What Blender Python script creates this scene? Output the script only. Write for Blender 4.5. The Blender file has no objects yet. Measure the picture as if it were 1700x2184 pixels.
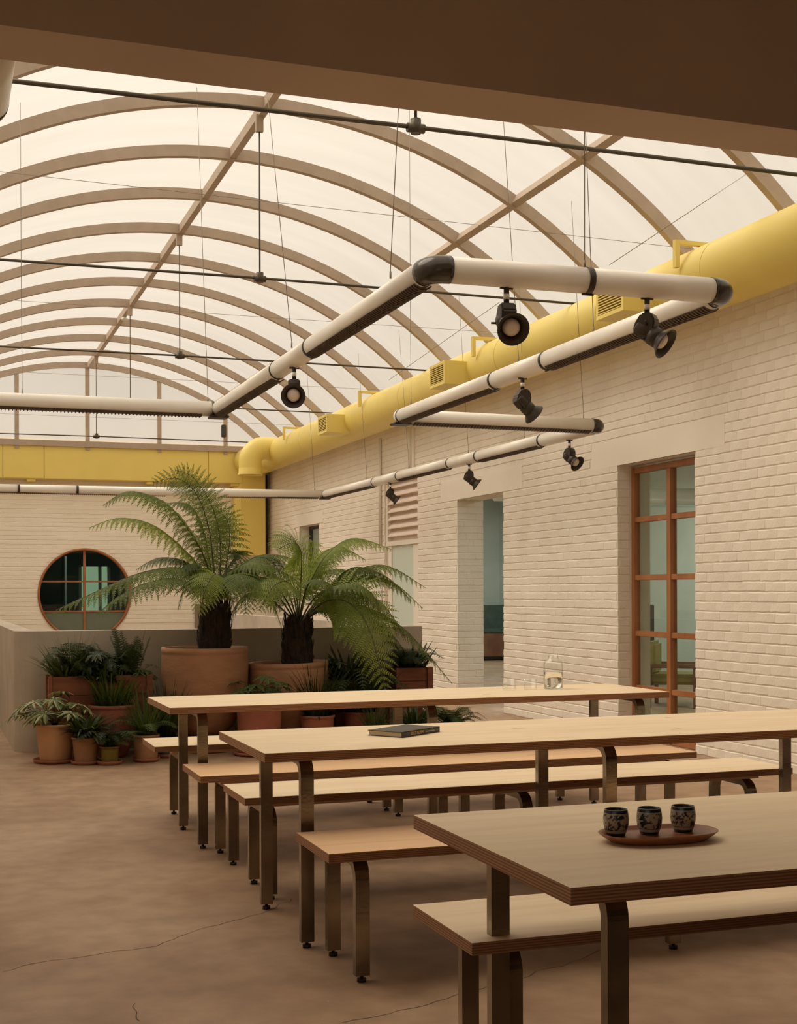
import bpy, bmesh, math, random
import numpy as np
from math import sin, cos, pi, radians, sqrt, atan2
from mathutils import Vector, Matrix
rnd = random.Random(7)
sc = bpy.context.scene
COL = sc.collection

# ------------------------------------------------------------------ camera
YAW, FPX, YH, ROLL, CH = radians(19.3), 2826.0, 1261.0, radians(-0.2), 1.32
Fw = Vector((sin(YAW), cos(YAW), 0)); R0 = Vector((cos(YAW), -sin(YAW), 0)); U0 = Vector((0, 0, 1))
Rt = R0*cos(ROLL) + U0*sin(ROLL); Up = Rt.cross(Fw)
cam_d = bpy.data.cameras.new('camera'); cam = bpy.data.objects.new('camera', cam_d); COL.objects.link(cam)
cam_d.sensor_fit = 'HORIZONTAL'; cam_d.sensor_width = 36.0; cam_d.lens = 36.0*FPX/1700.0
cam_d.shift_y = (YH-1092.0)/1700.0; cam_d.clip_start = 0.05; cam_d.clip_end = 200
m = Matrix((Rt, Up, -Fw)).transposed().to_4x4(); m.translation = (0, 0, CH); cam.matrix_world = m
sc.camera = cam

# ------------------------------------------------------------------ world / light / exposure
world = bpy.data.worlds.new('overcast_sky'); sc.world = world; world.use_nodes = True
wn = world.node_tree; bg = wn.nodes['Background']
# overcast sky: three times brighter at the zenith than at the horizon
_tc = wn.nodes.new('ShaderNodeTexCoord'); _sx = wn.nodes.new('ShaderNodeSeparateXYZ'); wn.links.new(_tc.outputs['Generated'], _sx.inputs[0])
_mr = wn.nodes.new('ShaderNodeMapRange'); _mr.inputs[1].default_value = 0; _mr.inputs[2].default_value = 1
_mr.inputs[3].default_value = 1/3; _mr.inputs[4].default_value = 1.0; wn.links.new(_sx.outputs['Z'], _mr.inputs[0])
_ml = wn.nodes.new('ShaderNodeMath'); _ml.operation = 'MULTIPLY'; _ml.inputs[1].default_value = SKY = 1.8; wn.links.new(_mr.outputs[0], _ml.inputs[0])
bg.inputs['Color'].default_value = (1.0, 0.90, 0.755, 1); wn.links.new(_ml.outputs[0], bg.inputs['Strength'])
sc.view_settings.view_transform = 'Standard'; sc.view_settings.look = 'None'
sc.view_settings.gamma = 1.0; sc.view_settings.use_curve_mapping = False
sc.view_settings.exposure = 0.0
sc.cycles.max_bounces = 10; sc.cycles.diffuse_bounces = 6; sc.cycles.transparent_max_bounces = 16
sc.cycles.transmission_bounces = 10
sc.cycles.use_denoising = True
sc.cycles.sample_clamp_indirect = 8
def area_light(name, loc, size, size_y, power, color, rot=(0, 0, 0)):
    l = bpy.data.lights.new(name, 'AREA'); l.shape = 'RECTANGLE'; l.size = size; l.size_y = size_y
    l.energy = power; l.color = color
    o = bpy.data.objects.new(name, l); o.location = loc; o.rotation_euler = rot; COL.objects.link(o); return o
# bright haze round the hidden sun, high up and to the left
sun_d = bpy.data.lights.new('hazy_sun', 'SUN'); sun_d.energy = 3.2; sun_d.angle = radians(45); sun_d.color = (1.0, .90, .76)
sun = bpy.data.objects.new('hazy_sun', sun_d); COL.objects.link(sun)
sun.rotation_euler = Vector((-.48, .36, .82)).to_track_quat('Z', 'Y').to_euler()
# lamps of the rooms behind the right wall and behind the round window
for ly in (11.5, 16.5, 21.5):
    area_light('room_lamp', (8.4, ly, 3.02), 1.4, .25, 62, (.93, 1.0, .92))
area_light('room_lamp', (3.2, 26.6, 2.9), .9, .3, 9, (.8, 1.0, .9))

# ------------------------------------------------------------------ helpers
def ray(px, py): return Fw + Rt*((px-850)/FPX) + Up*((YH-py)/FPX)
def atY(px, py, Y):
    d = ray(px, py); t = Y/d.y; return Vector((d.x*t, Y, CH+d.z*t))
def atX(px, py, X):
    d = ray(px, py); t = X/d.x; return Vector((X, d.y*t, CH+d.z*t))

def new_mat(name, color, rough=.6, metal=0.0, spec=.4):
    mt = bpy.data.materials.new(name); mt.use_nodes = True
    b = mt.node_tree.nodes['Principled BSDF']
    b.inputs['Base Color'].default_value = (*color, 1); b.inputs['Roughness'].default_value = rough
    b.inputs['Metallic'].default_value = metal; b.inputs['Specular IOR Level'].default_value = spec
    return mt
def noise_mat(name, c1, c2, scale=5, rough=.7, bump=0.0, bscale=None, stretch=(1, 1, 1), detail=6, metal=0, spec=.4, lo=.35, hi=.65, bdist=.01):
    mt = new_mat(name, c1, rough, metal, spec); nt = mt.node_tree; N = nt.nodes; L = nt.links
    b = N['Principled BSDF']; tc = N.new('ShaderNodeTexCoord'); mp = N.new('ShaderNodeMapping')
    mp.inputs['Scale'].default_value = stretch; L.new(tc.outputs['Object'], mp.inputs[0])
    nz = N.new('ShaderNodeTexNoise'); nz.inputs['Scale'].default_value = scale; nz.inputs['Detail'].default_value = detail
    L.new(mp.outputs[0], nz.inputs['Vector']); cr = N.new('ShaderNodeValToRGB')
    cr.color_ramp.elements[0].position = lo; cr.color_ramp.elements[1].position = hi
    cr.color_ramp.elements[0].color = (*c1, 1); cr.color_ramp.elements[1].color = (*c2, 1)
    L.new(nz.outputs['Fac'], cr.inputs[0]); L.new(cr.outputs[0], b.inputs['Base Color'])
    if bump:
        n2 = N.new('ShaderNodeTexNoise'); n2.inputs['Scale'].default_value = bscale or scale*4; n2.inputs['Detail'].default_value = 5
        L.new(mp.outputs[0], n2.inputs['Vector']); bp = N.new('ShaderNodeBump'); bp.inputs['Strength'].default_value = bump
        bp.inputs['Distance'].default_value = bdist
        L.new(n2.outputs['Fac'], bp.inputs['Height']); L.new(bp.outputs[0], b.inputs['Normal'])
    return mt
def leaf_mat(name, c1, c2, trans=.35):
    mt = noise_mat(name, c1, c2, 6, .5, spec=.3); nt = mt.node_tree; N = nt.nodes; L = nt.links
    b = N['Principled BSDF']; tr = N.new('ShaderNodeBsdfTranslucent'); mx = N.new('ShaderNodeMixShader')
    tr.inputs['Color'].default_value = (c2[0]*1.7, c2[1]*1.7, c2[2]*1.0, 1); mx.inputs[0].default_value = trans
    L.new(b.outputs[0], mx.inputs[1]); L.new(tr.outputs[0], mx.inputs[2]); L.new(mx.outputs[0], N['Material Output'].inputs[0])
    return mt
def glass_mat(name, tint, refl=.04, rough=0.0):
    mt = bpy.data.materials.new(name); mt.use_nodes = True; nt = mt.node_tree; N = nt.nodes; L = nt.links
    N.remove(N['Principled BSDF'])
    t = N.new('ShaderNodeBsdfTransparent'); t.inputs[0].default_value = (*tint, 1)
    g = N.new('ShaderNodeBsdfGlossy'); g.inputs['Roughness'].default_value = rough
    lw = N.new('ShaderNodeLayerWeight'); pw = N.new('ShaderNodeMath'); pw.operation = 'POWER'; pw.inputs[1].default_value = 4
    L.new(lw.outputs['Facing'], pw.inputs[0]); fr = N.new('ShaderNodeMath'); fr.operation = 'MULTIPLY_ADD'
    fr.inputs[1].default_value = .6; fr.inputs[2].default_value = refl; L.new(pw.outputs[0], fr.inputs[0])
    mx = N.new('ShaderNodeMixShader'); L.new(fr.outputs[0], mx.inputs[0])
    L.new(t.outputs[0], mx.inputs[1]); L.new(g.outputs[0], mx.inputs[2]); L.new(mx.outputs[0], N['Material Output'].inputs[0])
    return mt
def emis_mat(name, color, s):
    mt = new_mat(name, color); b = mt.node_tree.nodes['Principled BSDF']
    b.inputs['Emission Color'].default_value = (*color, 1); b.inputs['Emission Strength'].default_value = s; return mt

M = {}
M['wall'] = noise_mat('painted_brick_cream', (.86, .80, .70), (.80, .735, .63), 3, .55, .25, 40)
M['nearwall'] = noise_mat('darkened_unseen_walls', (.16, .11, .075), (.13, .09, .06), 2, .7)  # unseen near walls, darkened to cut bounce light on the nearest table edge
M['wall_far_brightened'] = noise_mat('brick_far_wall_brightened', (.96, .91, .80), (.93, .87, .755), 3, .55, .25, 40)  # same brick paint, brightened to stand in for light the back wall lacks
M['plaster'] = noise_mat('smooth_painted_render', (.86, .80, .70), (.83, .765, .665), 2, .6, .1, 12)
M['lowwall'] = noise_mat('rendered_grey_plaster', (.50, .43, .35), (.40, .345, .28), 2.5, .85, .35, 18)
M['beam'] = noise_mat('beam_paint', (.60, .47, .35), (.54, .42, .31), 2, .8, .1, 30)
M['rib'] = noise_mat('roof_frame_paint', (.47, .37, .28), (.42, .33, .25), 8, .6)
M['yellow'] = noise_mat('yellow_duct_paint', (.84, .67, .18), (.80, .635, .165), 2, .42, .05, 10, spec=.45)
M['yellowdark'] = new_mat('duct_inside', (.16, .11, .05), .8)
M['pipe'] = noise_mat('white_tube', (.84, .80, .72), (.80, .755, .68), 4, .28, spec=.5)
M['black'] = noise_mat('black_plastic', (.040, .029, .020), (.052, .038, .027), 10, .42, spec=.3)
M['elbow'] = noise_mat('black_glossy_plastic', (.035, .027, .02), (.06, .048, .036), 12, .18, .15, 14)
M['louvre'] = noise_mat('dark_louvre', (.10, .075, .055), (.13, .095, .07), 10, .4)
M['lens'] = new_mat('frosted_lamp_bulb', (.72, .62, .54), .25)
M['steel'] = noise_mat('brushed_bronze_steel', (.17, .142, .108), (.50, .43, .33), 2.2, .24, .06, 60, (1, 1, 1.6), metal=.9, lo=.36, hi=.68)
M['rod'] = new_mat('dark_steel_rod', (.085, .07, .05), .45, .6)
M['wire'] = new_mat('steel_wire', (.26, .22, .17), .5, .4)
M['rubber'] = new_mat('black_rubber', (.02, .017, .014), .6)
M['chrome'] = new_mat('zinc_foot', (.55, .5, .42), .3, .9)
M['terra'] = noise_mat('terracotta', (.37, .19, .10), (.30, .15, .078), 4, .8, .2, 25, (1, 1, 3))
M['terra_red'] = noise_mat('red_terracotta', (.34, .115, .07), (.26, .085, .05), 5, .8, .2, 25)
M['terra_pale'] = noise_mat('pale_terracotta', (.60, .34, .185), (.50, .27, .14), 4, .8, .2, 25)
M['saucer'] = noise_mat('saucer_terracotta', (.33, .12, .065), (.27, .095, .05), 5, .7)
M['olive'] = noise_mat('olive_glaze', (.20, .145, .02), (.15, .11, .015), 6, .4)
M['greypot'] = noise_mat('dark_grey_pot', (.09, .085, .08), (.065, .06, .055), 6, .6)
M['soil'] = noise_mat('soil', (.035, .022, .014), (.06, .038, .024), 40, .95, .8, 60)
M['woodred'] = noise_mat('red_stained_wood', (.27, .095, .05), (.20, .065, .035), 3, .6, .15, 8, (1, 8, 8))
M['frame'] = noise_mat('oiled_timber_frame', (.42, .175, .07), (.32, .12, .045), 6, .4, .1, 10, (1, 1, .25))
M['trunk'] = noise_mat('tree_fern_trunk', (.012, .008, .006), (.040, .022, .014), 30, .95, 1.0, 60, (1, 1, .3))
M['stem'] = noise_mat('fern_stem', (.045, .05, .015), (.09, .08, .025), 10, .5)
M['fern'] = leaf_mat('tree_fern_green', (.062, .090, .014), (.135, .175, .036), .34)
M['fern_light'] = leaf_mat('tree_fern_light_green', (.12, .165, .022), (.23, .28, .06), .40)
M['leaf_dark'] = leaf_mat('dark_leaf', (.014, .026, .006), (.034, .052, .011), .2)
M['leaf_mid'] = leaf_mat('mid_leaf', (.032, .055, .010), (.075, .105, .022), .25)
M['grass'] = leaf_mat('grass_leaf', (.028, .050, .010), (.075, .10, .022), .25)
M['varieg'] = leaf_mat('variegated_leaf', (.12, .17, .05), (.48, .44, .26), .25)
M['tray'] = noise_mat('tray_wood', (.26, .095, .045), (.34, .135, .065), 6, .35, .05, 10, (1, 10, 4))
M['book'] = noise_mat('book_cloth', (.055, .048, .038), (.065, .057, .045), 30, .55)
M['paper'] = noise_mat('book_pages', (.62, .52, .40), (.50, .41, .31), 3, .8, stretch=(1, 1, 200))
M['gold'] = new_mat('gold_lettering', (.62, .40, .14), .4, .3)
M['silver'] = new_mat('pale_lettering', (.55, .48, .38), .5)
M['glass'] = glass_mat('window_glass', (.90, .94, .90))
M['frost'] = new_mat('frosted_glass', (.55, .64, .54), .4)
M['white'] = new_mat('white_sheet', (.78, .76, .68), .4)
M['cool'] = noise_mat('cool_painted_wall', (.56, .58, .52), (.48, .52, .47), 2, .6, .3, 20)
M['roomdark'] = new_mat('dark_room_wall', (.04, .04, .033), .8)
M['roomgrey'] = new_mat('grey_room_wall', (.22, .24, .21), .8)
M['sofa'] = noise_mat('green_upholstery', (.05, .075, .06), (.07, .095, .075), 8, .8)
M['brownwood'] = noise_mat('brown_wood', (.20, .09, .045), (.14, .06, .03), 5, .5)
M['darkgrey'] = new_mat('charcoal', (.06, .055, .05), .6)
M['red'] = new_mat('red_enamel', (.60, .05, .05), .35)
M['tubelight'] = emis_mat('strip_lamp', (.85, 1, .95), 3.0)

# translucent roof sheet: sky light passes through it
def sheet_mat():
    mt = bpy.data.materials.new('translucent_roof_sheet'); mt.use_nodes = True; nt = mt.node_tree; N = nt.nodes; L = nt.links
    N.remove(N['Principled BSDF'])
    tc = N.new('ShaderNodeTexCoord'); mp = N.new('ShaderNodeMapping'); mp.inputs['Scale'].default_value = (.5, 3, .5)
    nz = N.new('ShaderNodeTexNoise'); nz.inputs['Scale'].default_value = 1.2; nz.inputs['Detail'].default_value = 6
    cr = N.new('ShaderNodeValToRGB'); cr.color_ramp.elements[0].position = .3; cr.color_ramp.elements[1].position = .7
    cr.color_ramp.elements[0].color = (.80, .775, .75, 1); cr.color_ramp.elements[1].color = (.86, .84, .815, 1)
    L.new(tc.outputs['Object'], mp.inputs[0]); L.new(mp.outputs[0], nz.inputs['Vector']); L.new(nz.outputs['Fac'], cr.inputs[0])
    tr = N.new('ShaderNodeBsdfTranslucent'); df = N.new('ShaderNodeBsdfDiffuse'); mx = N.new('ShaderNodeMixShader'); mx.inputs[0].default_value = .72
    L.new(cr.outputs[0], tr.inputs['Color']); L.new(cr.outputs[0], df.inputs['Color'])
    L.new(df.outputs[0], mx.inputs[1]); L.new(tr.outputs[0], mx.inputs[2])
    tp = N.new('ShaderNodeBsdfTransparent'); L.new(cr.outputs[0], tp.inputs[0]); m2 = N.new('ShaderNodeMixShader'); m2.inputs[0].default_value = .70
    L.new(mx.outputs[0], m2.inputs[1]); L.new(tp.outputs[0], m2.inputs[2]); L.new(m2.outputs[0], N['Material Output'].inputs[0])
    return mt
M['sheet'] = sheet_mat()

def floor_mat():
    mt = new_mat('stained_concrete', (.3, .2, .14), .62, spec=.35); nt = mt.node_tree; N = nt.nodes; L = nt.links; b = N['Principled BSDF']
    tc = N.new('ShaderNodeTexCoord')
    def noise(s, d, st=(1, 1, 1), dist=0.0):
        mp = N.new('ShaderNodeMapping'); mp.inputs['Scale'].default_value = st; L.new(tc.outputs['Object'], mp.inputs[0])
        n = N.new('ShaderNodeTexNoise'); n.inputs['Scale'].default_value = s; n.inputs['Detail'].default_value = d; n.inputs['Distortion'].default_value = dist
        L.new(mp.outputs[0], n.inputs['Vector']); return n
    n1 = noise(1.1, 7, dist=.4); n2 = noise(7, 8); n3 = noise(60, 3)
    c1 = N.new('ShaderNodeValToRGB'); c1.color_ramp.elements[0].position = .33; c1.color_ramp.elements[1].position = .66
    c1.color_ramp.elements[0].color = (.28, .172, .100, 1); c1.color_ramp.elements[1].color = (.40, .27, .172, 1)
    L.new(n1.outputs['Fac'], c1.inputs[0])
    c2 = N.new('ShaderNodeValToRGB'); c2.color_ramp.elements[0].position = .3; c2.color_ramp.elements[1].position = .62
    c2.color_ramp.elements[0].color = (.80, .78, .76, 1); c2.color_ramp.elements[1].color = (1.05, 1.05, 1.05, 1)
    L.new(n2.outputs['Fac'], c2.inputs[0])
    mu = N.new('ShaderNodeMix'); mu.data_type = 'RGBA'; mu.blend_type = 'MULTIPLY'; mu.inputs[0].default_value = 1
    L.new(c1.outputs[0], mu.inputs[6]); L.new(c2.outputs[0], mu.inputs[7])
    # pale specks
    c3 = N.new('ShaderNodeValToRGB'); c3.color_ramp.elements[0].position = .74; c3.color_ramp.elements[1].position = .78
    L.new(n3.outputs['Fac'], c3.inputs[0])
    m2 = N.new('ShaderNodeMix'); m2.data_type = 'RGBA'; L.new(c3.outputs[0], m2.inputs[0]); L.new(mu.outputs[2], m2.inputs[6]); m2.inputs[7].default_value = (.55, .42, .32, 1)
    L.new(m2.outputs[2], b.inputs['Base Color'])
    bp = N.new('ShaderNodeBump'); bp.inputs['Strength'].default_value = .25; bp.inputs['Distance'].default_value = .01
    L.new(n2.outputs['Fac'], bp.inputs['Height']); L.new(bp.outputs[0], b.inputs['Normal'])
    rr = N.new('ShaderNodeMapRange'); L.new(n1.outputs['Fac'], rr.inputs[0]); rr.inputs[3].default_value = .72; rr.inputs[4].default_value = .45
    L.new(rr.outputs[0], b.inputs['Roughness'])
    return mt
M['floor'] = floor_mat()

def veneer_mat(name, c1, c2):
    mt = new_mat(name, c1, .5, spec=.35); nt = mt.node_tree; N = nt.nodes; L = nt.links; b = N['Principled BSDF']
    tc = N.new('ShaderNodeTexCoord'); mp = N.new('ShaderNodeMapping'); mp.inputs['Scale'].default_value = (.7, 6, 1); mp.inputs['Rotation'].default_value = (0, 0, .12)
    oi = N.new('ShaderNodeObjectInfo'); L.new(tc.outputs['Object'], mp.inputs[0])
    n = N.new('ShaderNodeTexNoise'); n.noise_dimensions = '4D'; n.inputs['Scale'].default_value = 3; n.inputs['Detail'].default_value = 8; n.inputs['Distortion'].default_value = .9
    L.new(mp.outputs[0], n.inputs['Vector']); L.new(oi.outputs['Random'], n.inputs['W'])
    cr = N.new('ShaderNodeValToRGB'); cr.color_ramp.elements[0].position = .3; cr.color_ramp.elements[1].position = .62
    cr.color_ramp.elements[0].color = (*c2, 1); cr.color_ramp.elements[1].color = (*c1, 1)
    L.new(n.outputs['Fac'], cr.inputs[0])
    # knots: few small dark specks
    n2 = N.new('ShaderNodeTexNoise'); n2.inputs['Scale'].default_value = 7; n2.inputs['Detail'].default_value = 2; L.new(tc.outputs['Object'], n2.inputs['Vector'])
    c2r = N.new('ShaderNodeValToRGB'); c2r.color_ramp.elements[0].position = .70; c2r.color_ramp.elements[1].position = .80
    L.new(n2.outputs['Fac'], c2r.inputs[0]); mx = N.new('ShaderNodeMix'); mx.data_type = 'RGBA'
    L.new(c2r.outputs[0], mx.inputs[0]); L.new(cr.outputs[0], mx.inputs[6]); mx.inputs[7].default_value = (c2[0]*.6, c2[1]*.5, c2[2]*.45, 1)
    L.new(mx.outputs[2], b.inputs['Base Color']); return mt
M['birch'] = veneer_mat('birch_veneer_pale', (.79, .65, .45), (.70, .545, .36))
M['birch_warm'] = veneer_mat('birch_veneer_warm', (.76, .52, .31), (.68, .44, .25))
def ply_mat():
    mt = new_mat('plywood_edge', (.4, .2, .1), .6); nt = mt.node_tree; N = nt.nodes; L = nt.links; b = N['Principled BSDF']
    tc = N.new('ShaderNodeTexCoord'); mp = N.new('ShaderNodeMapping'); mp.inputs['Scale'].default_value = (.5, .5, 1); L.new(tc.outputs['Object'], mp.inputs[0])
    w = N.new('ShaderNodeTexWave'); w.wave_type = 'BANDS'; w.bands_direction = 'Z'; w.inputs['Scale'].default_value = 48; w.inputs['Distortion'].default_value = .6; w.inputs['Detail'].default_value = 2
    L.new(mp.outputs[0], w.inputs['Vector']); cr = N.new('ShaderNodeValToRGB')
    cr.color_ramp.elements[0].color = (.20, .085, .04, 1); cr.color_ramp.elements[1].color = (.40, .215, .11, 1)
    L.new(w.outputs['Fac'], cr.inputs[0])
    n = N.new('ShaderNodeTexNoise'); n.inputs['Scale'].default_value = 4; mp2 = N.new('ShaderNodeMapping'); mp2.inputs['Scale'].default_value = (2, 2, 60)
    L.new(tc.outputs['Object'], mp2.inputs[0]); L.new(mp2.outputs[0], n.inputs['Vector'])
    c2 = N.new('ShaderNodeValToRGB'); c2.color_ramp.elements[0].position = .66; c2.color_ramp.elements[1].position = .74; L.new(n.outputs['Fac'], c2.inputs[0])
    mx = N.new('ShaderNodeMix'); mx.data_type = 'RGBA'; L.new(c2.outputs[0], mx.inputs[0]); L.new(cr.outputs[0], mx.inputs[6]); mx.inputs[7].default_value = (.10, .045, .02, 1)
    L.new(mx.outputs[2], b.inputs['Base Color']); return mt
M['ply'] = ply_mat()
def cup_mat():
    mt = new_mat('blue_and_white_porcelain', (.3, .25, .18), .25, spec=.5); nt = mt.node_tree; N = nt.nodes; L = nt.links; b = N['Principled BSDF']
    tc = N.new('ShaderNodeTexCoord'); oi = N.new('ShaderNodeObjectInfo')
    n = N.new('ShaderNodeTexNoise'); n.noise_dimensions = '4D'; n.inputs['Scale'].default_value = 78; n.inputs['Detail'].default_value = 3.5; n.inputs['Distortion'].default_value = 1.3
    L.new(tc.outputs['Object'], n.inputs['Vector']); L.new(oi.outputs['Random'], n.inputs['W'])
    sx = N.new('ShaderNodeSeparateXYZ'); L.new(tc.outputs['Object'], sx.inputs[0])
    cr = N.new('ShaderNodeValToRGB'); cr.color_ramp.elements[0].position = .50; cr.color_ramp.elements[1].position = .545; L.new(n.outputs['Fac'], cr.inputs[0])
    # band near the rim and line near the foot
    band = N.new('ShaderNodeValToRGB'); band.color_ramp.interpolation = 'CONSTANT'; e = band.color_ramp.elements
    e[0].position = 0; e[0].color = (1, 1, 1, 1); e[1].position = .10; e[1].color = (0, 0, 0, 1)
    for p, v in ((.20, 1), (.22, .5), (.76, 0), (.80, 1), (.91, 0)):
        q = e.new(p); q.color = (v, v, v, 1)
    mr = N.new('ShaderNodeMapRange'); mr.inputs[1].default_value = 0; mr.inputs[2].default_value = .066; L.new(sx.outputs['Z'], mr.inputs[0]); L.new(mr.outputs[0], band.inputs[0])
    # value .5 region = floral zone; 1 = solid blue; 0 = bare glaze
    lt = N.new('ShaderNodeMath'); lt.operation = 'GREATER_THAN'; lt.inputs[1].default_value = .9; L.new(band.outputs[0], lt.inputs[0])
    mid = N.new('ShaderNodeMath'); mid.operation = 'COMPARE'; mid.inputs[1].default_value = .5; mid.inputs[2].default_value = .3; L.new(band.outputs[0], mid.inputs[0])
    fl = N.new('ShaderNodeMath'); fl.operation = 'MULTIPLY'; L.new(mid.outputs[0], fl.inputs[0]); L.new(cr.outputs[0], fl.inputs[1])
    ad = N.new('ShaderNodeMath'); ad.operation = 'MAXIMUM'; L.new(fl.outputs[0], ad.inputs[0]); L.new(lt.outputs[0], ad.inputs[1])
    mx = N.new('ShaderNodeMix'); mx.data_type = 'RGBA'; L.new(ad.outputs[0], mx.inputs[0]); mx.inputs[6].default_value = (.33, .27, .185, 1); mx.inputs[7].default_value = (.013, .018, .032, 1)
    L.new(mx.outputs[2], b.inputs['Base Color']); return mt
M['cup'] = cup_mat()
def realglass(name, ior=1.45, col=(1, 1, 1)):
    mt = new_mat(name, col, 0.0); b = mt.node_tree.nodes['Principled BSDF']
    b.inputs['Transmission Weight'].default_value = 1; b.inputs['IOR'].default_value = ior; return mt
M['jug'] = glass_mat('clear_glass', (.985, .99, .98), .045); M['water'] = realglass('water', 1.33)

class MB:
    """collects geometry for ONE mesh object"""
    def __init__(s): s.v = []; s.f = []; s.mi = []; s.sm = []
    def add(s, vs, fs, mi=0, smooth=False):
        o = len(s.v); s.v += [tuple(p) for p in vs]
        for f in fs: s.f.append(tuple(i+o for i in f)); s.mi.append(mi); s.sm.append(smooth)
    def box(s, x0, x1, y0, y1, z0, z1, mi=0, top=None, bev=0):
        if bev:
            bm = bmesh.new(); bmesh.ops.create_cube(bm, size=1)
            for v in bm.verts: v.co = Vector(((x0+x1)/2+v.co.x*(x1-x0), (y0+y1)/2+v.co.y*(y1-y0), (z0+z1)/2+v.co.z*(z1-z0)))
            bmesh.ops.bevel(bm, geom=bm.edges[:], offset=bev, segments=2, affect='EDGES')
            s.bm(bm, mi); return
        vs = [(x0, y0, z0), (x1, y0, z0), (x1, y1, z0), (x0, y1, z0), (x0, y0, z1), (x1, y0, z1), (x1, y1, z1), (x0, y1, z1)]
        fs = [(0, 3, 2, 1), (0, 1, 5, 4), (1, 2, 6, 5), (2, 3, 7, 6), (3, 0, 4, 7)]
        s.add(vs, fs, mi); s.f.append(tuple(len(s.v)-8+i for i in (4, 5, 6, 7))); s.mi.append(mi if top is None else top); s.sm.append(False)
    def bm(s, bm, mi=0, smooth=False):
        bm.verts.index_update(); s.add([v.co[:] for v in bm.verts], [[v.index for v in f.verts] for f in bm.faces], mi, smooth); bm.free()
    def tube(s, pts, r, n=10, mi=0, cap=True, smooth=True):
        pts = [Vector(p) for p in pts]; rs = r if isinstance(r, (list, tuple)) else [r]*len(pts)
        vs = []; fs = []; prev = None
        for i, p in enumerate(pts):
            t = (pts[min(i+1, len(pts)-1)]-pts[max(i-1, 0)]).normalized()
            if prev is None:
                a = Vector((0, 0, 1)) if abs(t.z) < .9 else Vector((1, 0, 0)); u = t.cross(a).normalized()
            else: u = (prev-t*prev.dot(t)).normalized()
            prev = u; w = t.cross(u)
            for k in range(n):
                a = 2*pi*k/n; vs.append(p+(u*cos(a)+w*sin(a))*rs[i])
        for i in range(len(pts)-1):
            for k in range(n):
                a = i*n+k; b = i*n+(k+1) % n; fs.append((a, b, b+n, a+n))
        s.add(vs, fs, mi, smooth)
        if cap:
            o = len(s.v)-len(vs)
            s.f.append(tuple(o+k for k in reversed(range(n)))); s.mi.append(mi); s.sm.append(False)
            s.f.append(tuple(o+(len(pts)-1)*n+k for k in range(n))); s.mi.append(mi); s.sm.append(False)
    def lathe(s, prof, n=32, c=(0, 0, 0), mi=0, closed=False, mat=None):
        vs = []; fs = []
        for (r, z) in prof:
            for k in range(n):
                a = 2*pi*k/n; p = Vector((r*cos(a), r*sin(a), z)); vs.append((mat @ p) if mat else p+Vector(c))
        m_ = len(prof)
        for i in range(m_-1 if not closed else m_):
            for k in range(n):
                a = i*n+k; b = i*n+(k+1) % n; j = ((i+1) % m_)*n
                fs.append((a, b, j+(k+1) % n, j+k))
        s.add(vs, fs, mi, True)
    def build(s, name, mats, parent=None, loc=None, tf=None):
        me = bpy.data.meshes.new(name); vs = s.v
        if loc is not None: vs = [(p[0]-loc[0], p[1]-loc[1], p[2]-loc[2]) for p in vs]
        me.from_pydata(vs, [], s.f)
        for mt in (mats if isinstance(mats, (list, tuple)) else [mats]): me.materials.append(mt)
        me.polygons.foreach_set('material_index', s.mi); me.polygons.foreach_set('use_smooth', s.sm); me.update()
        o = bpy.data.objects.new(name, me); COL.objects.link(o)
        if loc is not None: o.location = loc
        if parent is not None: o.parent = parent
        return o
def empty(name, loc=(0, 0, 0), rz=0, parent=None):
    o = bpy.data.objects.new(name, None); COL.objects.link(o); o.location = loc; o.rotation_euler = (0, 0, rz); o.empty_display_size = .1
    if parent is not None: o.parent = parent
    return o
def tag(o, label, cat, group=None):
    o['label'] = label; o['category'] = cat
    if group: o['group'] = group
    return o
def struct(o): o['kind'] = 'structure'; return o
def copy_tree(o, parent=None):
    c = o.copy(); COL.objects.link(c); c.parent = parent
    for ch in list(o.children): copy_tree(ch, c)
    return c
def holed_box(mb, x0, x1, y0, y1, z0, z1, holes, axis):
    """wall slab x0..x1 with openings (a0,a1,z0,z1) along its long axis"""
    lo, hi = (y0, y1) if axis == 'y' else (x0, x1)
    br = sorted({lo, hi, *[h[0] for h in holes], *[h[1] for h in holes]})
    for a, b in zip(br, br[1:]):
        hs = sorted([(h[2], h[3]) for h in holes if h[0] <= a+1e-6 and h[1] >= b-1e-6]); z = z0
        segs = []
        for c, d in hs:
            if c > z+1e-6: segs.append((z, c))
            z = d
        if z < z1-1e-6: segs.append((z, z1))
        for c, d in segs:
            if axis == 'y': mb.box(x0, x1, a, b, c, d)
            else: mb.box(a, b, y0, y1, c, d)

# ------------------------------------------------------------------ the setting
XW, YB, XC, RV, ZA = 5.78, 23.75, 2.50, 4.45, 5.20      # wall plane, back wall, vault centre, radius of the rib soffit, soffit apex
ZC = ZA-RV
XL = -0.84
mb = MB(); mb.box(-9.0, 13.0, -3.2, 34, -.12, 0); struct(mb.build('floor', M['floor']))
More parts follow.
